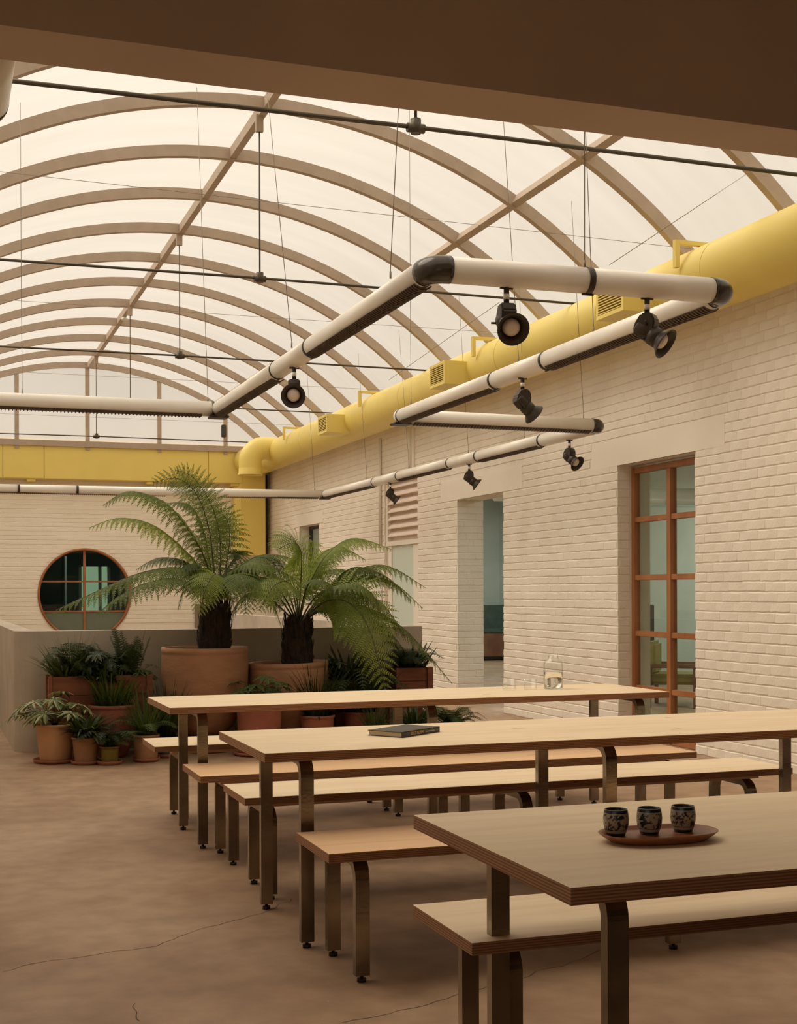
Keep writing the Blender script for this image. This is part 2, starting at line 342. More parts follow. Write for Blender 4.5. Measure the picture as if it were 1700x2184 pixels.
# fine cracks in the concrete
def crack(pts, seed):
    r = random.Random(seed); mb = MB(); P = []
    for (a, b) in zip(pts, pts[1:]):
        a = Vector((*a, 0)); b = Vector((*b, 0)); n = max(3, int((b-a).length/.05))
        for i in range(n): P.append(a.lerp(b, i/n)+Vector((r.gauss(0, .008), r.gauss(0, .008), 0)))
    for a, b in zip(P, P[1:]):
        d = (b-a); s_ = Vector((-d.y, d.x, 0)).normalized()*r.uniform(.0008, .002)
        mb.add([(a.x-s_.x, a.y-s_.y, .0006), (a.x+s_.x, a.y+s_.y, .0006), (b.x+s_.x, b.y+s_.y, .0006), (b.x-s_.x, b.y-s_.y, .0006)], [(0, 1, 2, 3)])
    return mb.build('crack', M['darkcrack'], bpy.data.objects['floor'])
M['darkcrack'] = new_mat('crack_dirt', (.10, .065, .042), .9)
def gz(px, py): d = ray(px, py); t = -CH/d.z; return (d.x*t, d.y*t)
crack([gz(0, 2075), gz(80, 2052), gz(215, 2036), gz(330, 2018), gz(440, 1978), gz(555, 1948), gz(640, 1910)], 1)
crack([gz(275, 2140), gz(292, 2165), gz(305, 2184)], 2)
crack([gz(730, 2184), gz(880, 2150), gz(1050, 2100), gz(1200, 2060), gz(1330, 2010)], 3)

# right wall with openings
OPEN = [(9.28, 10.56, 0, 2.44), (13.09, 14.42, 0, 2.39), (15.77, 17.07, 0, 2.78), (20.33, 21.54, 1.45, 2.41)]
mb = MB(); holed_box(mb, XW+.0068, XW+.33, 3.3, YB+.4, 0, 3.86, OPEN, 'y')
wall_r = struct(mb.build('wall_right', M['wall']))
mb = MB(); mb.box(XW, XW+.33, -3.2, 3.3, 0, 3.4); struct(mb.build('wall_right_near', M['nearwall']))
mb = MB(); holed_box(mb, XL-.3, XL, -3.2, YB+.4, 0, 3.86, [(-2.4, 1.6, .8, 2.3)], 'y'); struct(mb.build('wall_left', M['wall']))  # unseen opening beside the camera, added to light the nearest table and beam
# smooth lintel render over the openings
mb = MB()
LINT = [(8.85, 11.05, 2.44, 2.68), (12.6, 14.95, 2.39, 2.64), (15.55, 17.3, 2.78, 2.9), (20.1, 21.8, 2.41, 2.6)]
for a, b, c, d in LINT: mb.box(XW-.001, XW+.02, a, b, c, d)
mb.build('lintel', M['plaster'], wall_r)

# painted bricks: irregular, bevelled
def brick_geo(L, Hh, seed, depth=.02):
    r = random.Random(seed); j = lambda s=.0022: r.uniform(-s, s)
    vs = []
    ts = [(0, 0), (.35, 0), (.7, 0), (1, 0), (1, .5), (1, 1), (.65, 1), (.3, 1), (0, 1), (0, .5)]
    fz = r.uniform(-.0007, .0007)
    for (u, w) in ts:      # front ring, inset
        vs.append((fz+j(.0005), (u-.5)*(L-.003)+j(.001), (w-.5)*(Hh-.011)+j(.0036)))
    for (u, w) in ts:      # shoulder
        ed = w in (0, 1); vs.append((.0050 if ed else .0006, (u-.5)*L, (w-.5)*Hh+j(.0022)))
    for (u, w) in ts:      # back
        vs.append((depth, (u-.5)*L, (w-.5)*Hh))
    n = len(ts); fs = [tuple(reversed(range(n)))]
    for a in (0, n):
        for k in range(n): fs.append((a+k, a+(k+1) % n, a+n+(k+1) % n, a+n+k))
    return vs, fs
PL, PZ = .2405, .0768
def brick_cells(a0, a1, z1, opens, blocks):
    """stretcher bond cells clipped by openings"""
    out = []; rows = int(z1/PZ)
    for r_ in range(rows):
        z = r_*PZ+PZ/2; off = (r_ % 2)*PL/2 + (.03*((r_*7) % 3-1)); segs = [(a0, a1)]
        for (c, d, e, f) in opens+blocks:
            if e-.02 < z < f+.01:
                ns = []
                for (p, q) in segs:
                    if d <= p or c >= q: ns.append((p, q)); continue
                    if c > p: ns.append((p, c))
                    if d < q: ns.append((d, q))
                segs = ns
        for (p, q) in segs:
            k = math.floor((p-off)/PL)
            while k*PL+off < q:
                s_ = max(p, k*PL+off); t_ = min(q, (k+1)*PL+off); k += 1
                if t_-s_ > .05: out.append((s_, t_, z))
    return out
cells = brick_cells(7.3, YB, 3.55, OPEN, LINT)
def vis_size(c):
    P = Vector((XW, (c[0]+c[1])/2, c[2]-CH)); w = P.dot(Fw); px = 850+FPX*P.dot(Rt)/w
    return (w, 0 < px < 1740)
near = [c for c in cells if vis_size(c)[1]]; near.sort(key=lambda c: vis_size(c)[0])
near = near[:300]; ns = set(near)
variants = {}
def brick_mesh(L, k, mat='wall'):
    key = (round(L*1000), k)
    if key not in variants:
        vs, fs = brick_geo(L-.0002, PZ-.007, k*31+int(L*1000)); me = bpy.data.meshes.new('brick'); me.from_pydata(vs, [], fs)
        me.materials.append(M[mat]); me.update(); variants[key] = me
    return variants[key]
for c in near:
    o = bpy.data.objects.new('brick', brick_mesh(c[1]-c[0], rnd.randrange(7))); COL.objects.link(o)
    o.parent = wall_r; o.location = (XW, (c[0]+c[1])/2, c[2]+rnd.uniform(-.0015, .0015))
mb = MB()
pool = [brick_geo(PL-.0002, PZ-.007, s) for s in range(40)]
def add_brick(mb, L, place, k):
    vs, fs = pool[k]; sc_ = (L-.0002)/(PL-.0002); mb.add([place(Vector((v[0], v[1]*sc_, v[2]))) for v in vs], fs)
for c in cells:
    if c in ns: continue
    cy = (c[0]+c[1])/2; dzb = rnd.uniform(-.0015, .0015); add_brick(mb, c[1]-c[0], lambda v: (XW+v.x, cy+v.y, c[2]+v.z+dzb), rnd.randrange(40))
# reveals of the two tall openings (face looks toward -Y)
for (y_, x1, zt) in ((10.56, XW+.12, 2.44), (14.42, XW+.33, 2.39), (21.54, XW+.15, 2.41)):
    for (s_, t_, z) in brick_cells(XW, x1, zt, [], []):
        if y_ > 20 and z < 1.45: continue
        cx = (s_+t_)/2; add_brick(mb, t_-s_, lambda v: (cx+v.y, y_+v.x-.006, z+v.z), rnd.randrange(40))
o = mb.build('brick_field', M['wall'], wall_r); o['kind'] = 'stuff'

# back wall with round window
RW = (2.49, 1.29, .80)      # x, z, radius
nseg = 48; mb = MB()
ring = [(RW[0]+RW[2]*cos(2*pi*k/nseg), RW[1]+RW[2]*sin(2*pi*k/nseg)) for k in range(nseg)]
def sq(k):
    a = 2*pi*k/nseg; c, s_ = cos(a), sin(a); m_ = max(abs(c), abs(s_)); return (RW[0]+.95*c/m_, RW[1]+.95*s_/m_)
for yy, fl in ((YB+.009, 1), (YB+.30, 0)):
    for k in range(nseg):
        a, b = ring[k], ring[(k+1) % nseg]; c, d = sq(k), sq((k+1) % nseg)
        q = [(a[0], yy, a[1]), (b[0], yy, b[1]), (d[0], yy, d[1]), (c[0], yy, c[1])]
        mb.add(q, [(0, 1, 2, 3) if fl else (3, 2, 1, 0)])
for k in range(nseg):
    a, b = ring[k], ring[(k+1) % nseg]
    mb.add([(a[0], YB+.009, a[1]), (b[0], YB+.009, b[1]), (b[0], YB+.3, b[1]), (a[0], YB+.3, a[1])], [(3, 2, 1, 0)])
holed_box(mb, XL-.3, XW+.33, YB+.009, YB+.30, 0, 4.0, [(RW[0]-.95, RW[0]+.95, RW[1]-.95, RW[1]+.95)], 'x')
wall_b = struct(mb.build('wall_back', M['wall_far_brightened']))
mb = MB()
rows_ = [r_*PZ+PZ/2 for r_ in range(60)]
circ = [(RW[0]-c_, RW[0]+c_, z_-PZ*.3, z_+PZ*.3) for z_ in rows_ for c_ in [sqrt(max(0, (RW[2]+.006)**2-max(abs(z_-RW[1])-.036, 0)**2))] if c_ > 0]
for (s_, t_, z) in brick_cells(XL, XW, 3.3, [], circ):
    cx = (s_+t_)/2
    if z < .8 : continue
    add_brick(mb, t_-s_, lambda v: (cx-v.y, YB+v.x, z+v.z), rnd.randrange(40))
o = mb.build('brick_field', M['wall_far_brightened'], wall_b); o['kind'] = 'stuff'

# beam over the camera and the low ceiling behind it
mb = MB(); mb.box(XL-.3, XW+.33, 3.115, 3.315, 2.60, 3.9, bev=0); beam = struct(mb.build('trim_1', M['beam']))
mb = MB(); mb.box(XL-.3, XW+.33, -3.2, 3.115, 3.05, 3.25); struct(mb.build('ceiling_near', M['beam']))
mb = MB(); mb.box(XL-.3, XW+.33, -3.4, -3.2, 0, 3.25); struct(mb.build('wall_near', M['nearwall']))

# vaulted translucent roof
ceil = struct(empty('ceiling', (XC, 13.5, ZA)))
def child(mbx, name, mat, parent=ceil):
    o = mbx.build(name, mat); o.parent = parent; o.matrix_parent_inverse = Matrix.Translation(-Vector(parent.location)) if parent.type == 'EMPTY' else Matrix.Identity(4); return o
def pv(R, th): return (XC+R*sin(th), ZC+R*cos(th))
TH = math.asin(3.36/RV)
YR = [10.43+1.30*k for k in range(-5, 11)]
NS = 40
for yy in YR:
    mb = MB(); w = .032; vs = []; fs = []
    for i in range(NS+1):
        th = -TH+2*TH*i/NS
        for R_, dy in ((RV, -w), (RV, w), (RV+.10, w), (RV+.10, -w)):
            x_, z_ = pv(R_, th); vs.append((x_, yy+dy, z_))
    for i in range(NS):
        for k in range(4): a = i*4+k; b = i*4+(k+1) % 4; fs.append((a, a+4, b+4, b))
    mb.add(vs, fs); child(mb, 'arch_rib', M['rib'])
def purlin(x_, name):
    th = math.asin((x_-XC)/RV); mb = MB(); c0 = pv(RV+.052, th); n = (sin(th), cos(th)); t = (cos(th), -sin(th)); vs = []
    for yy in (YR[0], YR[-1]):
        for a, b in ((-.03, -.045), (.03, -.045), (.03, .045), (-.03, .045)):
            vs.append((c0[0]+t[0]*a+n[0]*b, yy, c0[1]+t[1]*a+n[1]*b))
    mb.add(vs, [(0, 1, 2, 3), (7, 6, 5, 4), (0, 4, 5, 1), (1, 5, 6, 2), (2, 6, 7, 3), (3, 7, 4, 0)]); child(mb, name, M['rib'])
purlin(2.54, 'ridge_purlin'); purlin(4.70, 'side_purlin'); purlin(.30, 'side_purlin')
TP = math.asin(2.2/RV)
bands = [(-TH, -TP), (-TP, 0), (0, TP), (TP, TH)]
for ya, yb in zip(YR, YR[1:]):
    for ta, tb in bands:
        mb = MB(); vs = []; n = 12
        for i in range(n+1):
            th = ta+(tb-ta)*i/n; x_, z_ = pv(RV+.106, th); vs += [(x_, ya, z_), (x_, yb, z_)]
        mb.add(vs, [(2*i, 2*i+1, 2*i+3, 2*i+2) for i in range(n)], 0, True); child(mb, 'roof_panel', M['sheet'])
# gable end
YG = YR[-1]
gz0 = 3.88
for xp in (-1.1+.02, .13, 1.33, 2.51, 3.75, 4.93):
    if xp < XL: continue
    R_ = RV; zt = ZC+sqrt(R_*R_-(xp-XC)**2)+.03
    if zt < gz0+.1: continue
    mb = MB(); mb.box(xp-.035, xp+.035, YG-.02, YG+.05, gz0-.1, zt); child(mb, 'gable_post', M['rib'])
mb = MB(); mb.box(XL, XW+.1, YG-.04, YG+.06, gz0-.05, gz0+.05); child(mb, 'gable_sill', M['rib'])
xs = [XL, .13, 1.33, 2.51, 3.75, 4.93, XW+.05]
for a, b in zip(xs, xs[1:]):
    mb = MB(); vs = []; n = 8
    for i in range(n+1):
        x_ = a+(b-a)*i/n; zt = ZC+sqrt(max(.01, (RV+.1)**2-(x_-XC)**2)); vs += [(x_, YG+.055, gz0), (x_, YG+.055, max(zt, gz0+.01))]
    mb.add(vs, [(2*i, 2*i+2, 2*i+3, 2*i+1) for i in range(n)]); child(mb, 'gable_panel', M['sheet'])
mb = MB(); mb.box(XL-.3, XW+.33, YG+.06, YB+.01, 3.80, 3.9); struct(mb.build('trim_2', M['plaster']))
# front gable infill above the beam
mb = MB()
vs = []; n = 24
for i in range(n+1):
    x_ = XL+(XW-XL)*i/n; zt = ZC+sqrt((RV+.1)**2-(x_-XC)**2); vs += [(x_, 3.9, 3.6), (x_, 3.9, zt)]
mb.add(vs, [(2*i, 2*i+1, 2*i+3, 2*i+2) for i in range(n)]); child(mb, 'front_infill', M['sheet'])
mb = MB(); mb.box(XL-.3, XW+.33, 3.3, 3.93, 3.75, 3.9); child(mb, 'front_ledge', M['plaster'])
# tie rods with their hangers and nodes
for yy, r_ in ((6.88, .013), (10.6, .011), (14.35, .010), (18.2, .009), (22.2, .009)):
    mb = MB(); mb.tube([(XL, yy, 3.87), (2.52, yy, 3.885), (XW, yy, 3.87)], r_, 8)
    tr = child(mb, 'tie_rod', M['rod'])
    mb = MB(); mb.tube([(2.52, yy, 3.88), (2.52, yy, ZA-.06)], r_*.62, 6); h = mb.build('hanger_rod', M['rod'], tr)
    mb = MB(); mb.box(2.49, 2.55, yy-.02, yy+.02, ZA-.12, ZA+.02); mb.build('hanger_bracket', M['rib'], tr)
    mb = MB(); mb.tube([(2.47, yy, 3.88), (2.57, yy, 3.88)], .026, 10); mb.tube([(2.52, yy, 3.85), (2.52, yy, 3.93)], .03, 10); mb.build('rod_clamp', M['rod'], tr)
# bracing wires between the walls
def wire(pts, r_=.0028, parent=ceil, name='bracing_wire'):
    mb = MB(); mb.tube(pts, r_, 5); return child(mb, name, M['wire'], parent)
wire([atY(1600, 366, 8.2), atY(1300, 565, 9.2)]); wire([(XL, 12.4, 3.95), (XW, 12.4, 3.95)], .002)
wire([(XL, 8.9, 4.05), (XW, 8.9, 3.95)], .002); wire([(XL, 16.4, 3.95), (XW, 16.4, 3.95)], .002)
wire([atY(1065, 645, 11.5), atY(830, 810, 15)]); wire([(XL, 20.3, 3.95), (XW, 20.3, 3.95)], .002)

# low rendered wall round the plants: front, rounded left corner, side
mb = MB(); path = []
yf, xl, xr, hw, th_ = 11.32, .62, 4.19, 1.0, .16
outer = [(xr, 19.0), (xr, yf)]; r_ = .16
arc = [(xl+r_-r_*sin(a), yf+r_-r_*cos(a)) for a in [radians(d) for d in range(0, 91, 10)]]
outer += arc + [(xl-.06, 19.0)]
cen = Vector((2.4, 14.5))
def inset(P, d):
    out = []
    for i, p in enumerate(P):
        a = Vector(P[max(i-1, 0)]); b = Vector(P[min(i+1, len(P)-1)]); t = (b-a).normalized(); n = Vector((t.y, -t.x))
        if (cen-Vector(p)).dot(n) < 0: n = -n
        if i == 1: n = Vector((-1, 1)); 
        out.append((p[0]+n.x*d, p[1]+n.y*d))
    return out
inn = inset(outer, th_); n = len(outer); vs = []
for p, q in zip(outer, inn): vs += [(p[0], p[1], 0), (p[0], p[1], hw), (q[0], q[1], hw), (q[0], q[1], 0)]
fs = []
for i in range(n-1):
    for k in range(3): fs.append((4*i+k, 4*i+k+1, 4*i+4+k+1, 4*i+4+k))
mb.add(vs, fs, 0); struct(mb.build('wall_low', M['lowwall']))

# ------------------------------------------------------------------ glazed timber door in the right wall (window_1)
def glazed(name, x_, y0, y1, z0, z1, ny, zbars, fw=.055, mat='frame', gl='glass', depth=.06, bar=.03):
    r = struct(empty(name, (x_, (y0+y1)/2, z0))); inv = Matrix.Translation(-Vector(r.location))
    def ch(mb, nm, mt): o = mb.build(nm, mt, r); o.matrix_parent_inverse = inv; return o
    for a, b in ((y0, y0+fw), (y1-fw, y1)):
        mb = MB(); mb.box(x_-depth/2, x_+depth/2, a, b, z0, z1, bev=.004); ch(mb, 'stile', M[mat])
    for a, b in ((z0, z0+fw*1.3), (z1-fw, z1)):
        mb = MB(); mb.box(x_-depth/2, x_+depth/2, y0+fw, y1-fw, a, b, bev=.004); ch(mb, 'rail', M[mat])
    ys = [y0+fw+(y1-y0-2*fw)*k/ny for k in range(ny+1)]
    for k in range(1, ny):
        mb = MB(); mb.box(x_-depth*.55, x_+depth*.55, ys[k]-bar*1.1, ys[k]+bar*1.1, z0+fw, z1-fw, bev=.003); ch(mb, 'mullion', M[mat])
    zz = [z0+fw*1.3]+zbars+[z1-fw]
    for k in range(ny):
        a = ys[k]+(bar if k else 0); b = ys[k+1]-(bar if k < ny-1 else 0)
        for z in zbars:
            mb = MB(); mb.box(x_-depth*.42, x_+depth*.42, a, b, z-bar*.8, z+bar*.8, bev=.003); ch(mb, 'glazing_bar', M[mat])
        for c, d in zip(zz, zz[1:]):
            mb = MB(); mb.box(x_-.003, x_+.003, a-.004, b+.004, c, d); ch(mb, 'pane', M[gl])
    return r
glazed('door_1', 5.95, 9.28, 10.56, .0, 2.42, 2, [.45, .935, 1.435, 1.95])
glazed('window_2', 5.98, 20.33, 21.54, 1.45, 2.41, 1, [], .05, 'darkgrey')
# louvred opening with glass door leaf under it
lv = struct(empty('window_3', (5.86, 16.42, 1.98))); inv = Matrix.Translation(-Vector(lv.location))
M['pinkwhite'] = noise_mat('pinkish_louvre_paint', (.84, .72, .62), (.80, .68, .58), 5, .6)
mb = MB(); mb.box(5.80, 5.9, 15.77, 17.07, 1.93, 1.99); mb.box(5.80, 5.9, 17.0, 17.07, 1.99, 2.78); mb.box(5.8, 5.9, 15.77, 15.80, 1.99, 2.78)
o = mb.build('louvre_frame', M['plaster'], lv); o.matrix_parent_inverse = inv
for k in range(7):
    z = 2.05+k*.108; mb = MB()
    mb.add([(5.80, 15.8, z), (5.80, 17.0, z), (5.865, 17.0, z+.075), (5.865, 15.8, z+.075), (5.80, 15.8, z+.014), (5.80, 17.0, z+.014), (5.865, 17.0, z+.089), (5.865, 15.8, z+.089)],
           [(0, 1, 2, 3), (7, 6, 5, 4), (0, 4, 5, 1), (1, 5, 6, 2), (2, 6, 7, 3), (3, 7, 4, 0)])
    o = mb.build('louvre_slat', M['pinkwhite'], lv); o.matrix_parent_inverse = inv
mb = MB(); mb.box(5.87, 5.875, 15.8, 17.0, 2.0, 2.76); o = mb.build('louvre_backing', M['pinkwhite'], lv); o.matrix_parent_inverse = inv
dr = struct(empty('door_2', (5.84, 16.4, 0))); inv = Matrix.Translation(-Vector(dr.location))
mb = MB(); mb.box(5.82, 5.86, 15.77, 16.04, 0, 1.93); mb.box(5.82, 5.86, 16.9, 17.07, 0, 1.93); mb.box(5.82, 5.86, 16.04, 16.9, 0, .12)
o = mb.build('frame', M['plaster'], dr); o.matrix_parent_inverse = inv
mb = MB(); mb.box(5.835, 5.845, 16.04, 16.9, .12, 1.93); o = mb.build('pane', new_mat('pale_frosted_glass', (.62, .70, .62), .3), dr); o.matrix_parent_inverse = inv

# round window
rw = struct(empty('window_1', (RW[0], YB+.12, RW[1]))); inv = Matrix.Translation(-Vector(rw.location))
def rch(mb, nm, mt): o = mb.build(nm, mt, rw); o.matrix_parent_inverse = inv; return o
mb = MB(); Mt = Matrix.Translation((RW[0], YB+.1, RW[1])) @ Matrix.Rotation(pi/2, 4, 'X')
mb.lathe([(RW[2]-.035, -.05), (RW[2]+.004, -.05), (RW[2]+.004, .12), (RW[2]-.035, .12)], 64, closed=True, mat=Mt); rch(mb, 'round_frame', M['frame'])
mb = MB(); mb.box(RW[0]-.022, RW[0]+.022, YB+.06, YB+.11, RW[1]-RW[2]+.02, RW[1]+RW[2]-.02); rch(mb, 'mullion', M['frame'])
for z in (1.51, .985, 1.51-1.05):
    if z < RW[1]-RW[2]: continue
    hw_ = sqrt(RW[2]**2-(z-RW[1])**2)-.02
    for a, b in ((RW[0]-hw_, RW[0]-.022), (RW[0]+.022, RW[0]+hw_)):
        mb = MB(); mb.box(a, b, YB+.065, YB+.105, z-.014, z+.014); rch(mb, 'glazing_bar', M['frame'])
def disc_pane(zlo, zhi, side, mt, nm='pane'):
    mb = MB(); pts = []; R_ = RW[2]-.03
    n = 16
    def hw(z): return sqrt(max(0, R_*R_-(z-RW[1])**2))
    vs = []
    for i in range(n+1):
        z = zlo+(zhi-zlo)*i/n; x_ = RW[0]+side*hw(z); vs += [(RW[0]+side*.02, YB+.085, z), (x_, YB+.085, z)]
    mb.add(vs, [(2*i, 2*i+1, 2*i+3, 2*i+2) for i in range(n)]); rch(mb, nm, mt)
M['glass2'] = glass_mat('greenish_glass', (.66, .80, .72))
M['frostp'] = leaf_mat('frosted_film', (.30, .33, .27), (.34, .38, .31), .55)
for s_ in (-1, 1):
    disc_pane(RW[1]-RW[2]+.04, .985, s_, M['frostp']); disc_pane(.985, 1.51, s_, M['glass2']); disc_pane(1.51, RW[1]+RW[2]-.04, s_, M['glass2'])

# rooms behind the walls
WX0, WX1, WZ1 = atY(168, 1208, 30).x, atY(236, 1208, 30).x, atY(200, 1208, 30).z
mb = MB()
mb.box(10.6, 10.8, 8, 24.2, 0, 3.2); mb.box(XW+.33, 10.8, 7.8, 8, 0, 3.2); mb.box(XW+.33, 10.8, 24.2, 24.4, 0, 3.2)
struct(mb.build('wall_inner_room', M['cool']))
mb = MB(); mb.box(XW+.33, 10.8, 7.8, 24.4, 3.2, 3.35); struct(mb.build('ceiling_inner_room', M['cool']))
mb = MB(); mb.box(XL-.3, XL, YB+.3, 30, 0, 3.2); mb.box(XW, XW+.3, YB+.3, 30, 0, 3.2); mb.box(XL-.3, XW+.3, YB+.3, 30, 3.2, 3.3)
holed_box(mb, XL-.3, XW+.3, 30, 30.2, 0, 3.2, [(WX0, WX1, .9, WZ1)], 'x')
struct(mb.build('wall_back_room', M['roomgrey']))
mb = MB(); mb.box(.9, 2.45, 27.4, 27.5, 0, 2.25); struct(mb.build('partition_dark', M['roomdark']))
mb = MB(); mb.box(2.47, 2.51, 27.35, 27.4, .9, 2.05); struct(mb.build('trim_3', M['white']))
wn5 = struct(empty('window_4', ((WX0+WX1)/2, 30.1, .9))); hwx = (WX1-WX0)/2; hh = WZ1-.9
mb = MB(); mb.box(-hwx, hwx, -.01, .01, 0, hh); mb.build('pane', glass_mat('tinted_glass', (.66, .80, .70)), wn5)
for x_ in (-hwx+.03, .12, hwx-.03):
    mb = MB(); mb.box(x_-.035, x_+.035, -.04, .04, 0, hh); mb.build('window_bar', M['white'], wn5)

# ------------------------------------------------------------------ yellow ductwork
dx, dz, drad = 5.49, 3.655, .245
duct = tag(empty('yellow_air_duct', (dx, 13, dz)), 'large round yellow air duct running along the top of the right brick wall', 'air duct')
def dch(mb, nm, mt, par=duct): return child(mb, nm, mt, par)
mb = MB(); ys = [3.4, 7.0, 8.55, 10.1, 12.0, 14.0, 16.0, 18.0, 20.0, 21.6]
mb.tube([(dx, 3.5, dz), (dx, 23.4, dz)], drad, 56, cap=True); dch(mb, 'duct_pipe', M['yellow'])
for y_ in (8.35, 9.0+.95, 12.1, 15.0, 17.2, 19.6):
    mb = MB(); mb.tube([(dx, y_-.004, dz), (dx, y_+.004, dz)], drad+.0025, 56, cap=False); dch(mb, 'seam_ring', M['yellow'])
for y_ in (8.62, 12.55, 16.4, 20.35):        # bracket straps over the duct
    mb = MB(); mb.box(5.20, 5.235, y_-.02, y_+.02, 3.72, 3.925); mb.box(5.2355, 5.76, y_-.02, y_+.02, 3.895, 3.925); pass
    dch(mb, 'duct_bracket', M['yellow'])
# branch: elbow at the far end that turns down to an open mouth
mb = MB(); ex, ey = 4.96, 21.6; br = .185
P = [(dx-.12, ey, dz+.06)]; cx_, cz_ = ex+.24, dz+.06-.24
P += [(5.2, ey, dz+.06)]+[(cx_-.24*sin(a), ey, cz_+.24*cos(a)) for a in [radians(d) for d in range(10, 91, 10)]]+[(ex, ey, 3.36)]
mb.tube(P, br*1.02, 36, cap=False); dch(mb, 'branch_elbow', M['yellow'])
mb = MB(); mb.lathe([(br, 3.38), (br*1.04, 3.36), (br*1.04, 3.30), (br*1.13, 3.265), (br*1.13, 3.255), (br*1.0, 3.27), (br*.95, 3.36)], 36, (ex, ey, 0)); dch(mb, 'outlet_rim', M['yellow'])
mb = MB(); mb.lathe([(br*.98, 3.30), (.001, 3.31)], 36, (ex, ey, 0)); dch(mb, 'outlet_dark', M['yellowdark'])
mb = MB(); P = [(dx, 22.3, dz), (5.46, 22.8, dz), (5.38, 23.2, dz), (5.3, 23.42, dz)]; mb.tube(P, drad, 36); dch(mb, 'end_elbow', M['yellow'])
# side outlets with grilles
def vent(y_, label):
    r = tag(empty('duct_vent', (5.01, y_, 3.60)), label, 'vent', 'boxy vents on the yellow duct')
    mb = MB(); mb.box(.0, .33, -.22, .22, -.125, .115); mb.box(-.012, 0, -.22, .22, -.125, -.095); mb.box(-.012, 0, -.22, .22, .09, .115)
    mb.box(-.012, 0, -.22, -.19, -.095, .09); mb.box(-.012, 0, .19, .22, -.095, .09); mb.build('vent_box', M['yellow'], r)
    mb = MB(); mb.box(-.001, .002, -.19, .19, -.095, .09); mb.build('vent_opening', M['yellowdark'], r)
    for k in range(9):
        z = -.086+k*.021; mb = MB(); mb.box(-.012, .0, -.19, .19, z-.003, z+.004); mb.build('vent_slat', M['yellow'], r)
vent(9.25, 'boxy yellow duct vent behind the nearest tube corner, largest of the three')
vent(13.03, 'boxy yellow duct vent left of the downlight, between the two tube runs')
vent(17.4, 'smallest boxy yellow duct vent, farthest away above the tree ferns')
# rectangular duct on the back wall
bx = tag(empty('yellow_box_duct', (2.2, 23.5, 3.3)), 'flat rectangular yellow duct spanning the back wall under the gable', 'air duct')
mb = MB(); mb.box(XL+.01, 5.24, 23.43, 23.72, 3.27, 3.86, bev=.008); child(mb, 'duct_body', M['yellow'], bx)
for x_ in (1.1, 1.78, 4.62):
    mb = MB(); mb.box(x_-.002, x_+.002, 23.424, 23.43, 3.28, 3.85); child(mb, 'panel_joint', M['yellowdark'], bx)
for x_ in (1.57, 3.6, 5.1):
    mb = MB(); mb.box(x_-.07, x_+.07, 23.46, 23.74, 3.225, 3.27); child(mb, 'support_bracket', M['yellow'], bx)
dd = tag(empty('yellow_drop_duct', (5.45, 23.55, 2)), 'vertical yellow drop duct hanging in the far right corner', 'air duct')
mb = MB(); x0, x1, y0, y1, z0, z1 = 5.11, 5.66, 23.44, 23.73, 1.98, 3.8
mb.add([(x0, 23.52, z0), (x0+.1, y0, z0), (x1, y0, z0), (x1, y1, z0), (x0, y1, z0), (x0, 23.52, z1), (x0+.1, y0, z1), (x1, y0, z1), (x1, y1, z1), (x0, y1, z1)],
       [(4, 3, 2, 1, 0), (5, 6, 7, 8, 9), (0, 1, 6, 5), (1, 2, 7, 6), (2, 3, 8, 7), (3, 4, 9, 8), (4, 0, 5, 9)]); child(mb, 'duct_body', M['yellow'], dd)
mb = MB(); mb.tube([(5.73, 23.69, 2.0), (5.73, 23.69, 3.45)], .03, 10)
tag(mb.build('downpipe', M['darkgrey']), 'dark vertical pipe in the corner right of the yellow drop duct', 'pipe')
mb = MB(); mb.tube([(5.75, 15.96, 2.8), (5.75, 15.96, 3.42)], .03, 10); mb.box(5.76, 5.79, 15.85, 16.08, 2.82, 3.4)
tag(mb.build('conduit_box', M['plaster']), 'white conduit running up the brick wall above the louvred opening', 'pipe')
mb = MB(); mb.tube([(5.76, 17.2, 1.95), (5.76, 17.2, 3.42)], .022, 8)
tag(mb.build('conduit_pipe', M['plaster']), 'thin white conduit left of the louvred opening, down from the duct', 'pipe')

# ------------------------------------------------------------------ serpentine tube light
ZT, RT = 2.70, .0575
net = tag(empty('tube_light', (2.0, 5.3, ZT)), 'long zigzag of suspended white tubes with dark elbows and louvres, crossing the yard', 'light fitting')
def nch(mb, nm, mt): return child(mb, nm, mt, net)
C = [(-.8, 9.93), (2.03, 9.90), (2.01, 5.30), (3.46, 5.28), (3.48, 9.87), (5.27, 9.92), (5.25, 18.15), (-.8, 18.35)]
BIG = {2, 3, 5}     # corners with full dark elbows
rings = {1: [7.22, 8.02], 2: [2.75], 3: [7.19, 7.97], 5: [11.03, 12.53, 13.31, 14.96, 15.88], 6: [1.06, 1.82]}
for i in range(len(C)-1):
    a, b = Vector((*C[i], ZT)), Vector((*C[i+1], ZT)); d = (b-a).normalized(); ax = 0 if abs(d.x) > .5 else 1
    a2 = a+d*(.085 if i in BIG else 0.02); b2 = b-d*(.085 if (i+1) in BIG else 0.02)
    cuts = sorted([r for r in rings.get(i, [])], key=lambda v: v if d[ax] > 0 else -v)
    pts = [a2]+[a.lerp(b, (c-a[ax])/(b[ax]-a[ax])) for c in cuts]+[b2]
    for p, q in zip(pts, pts[1:]):
        mb = MB(); mb.tube([p, q], RT, 32); nch(mb, 'tube_segment', M['pipe'])
    for p in pts[1:-1]:
        mb = MB(); mb.tube([p-d*.014, p+d*.014], RT+.002, 32); mb.tube([p-d*.028+Vector((0, 0, -RT-.004)), p+d*.028+Vector((0, 0, -RT-.004))], .005, 6); nch(mb, 'joint_ring', M['black'])
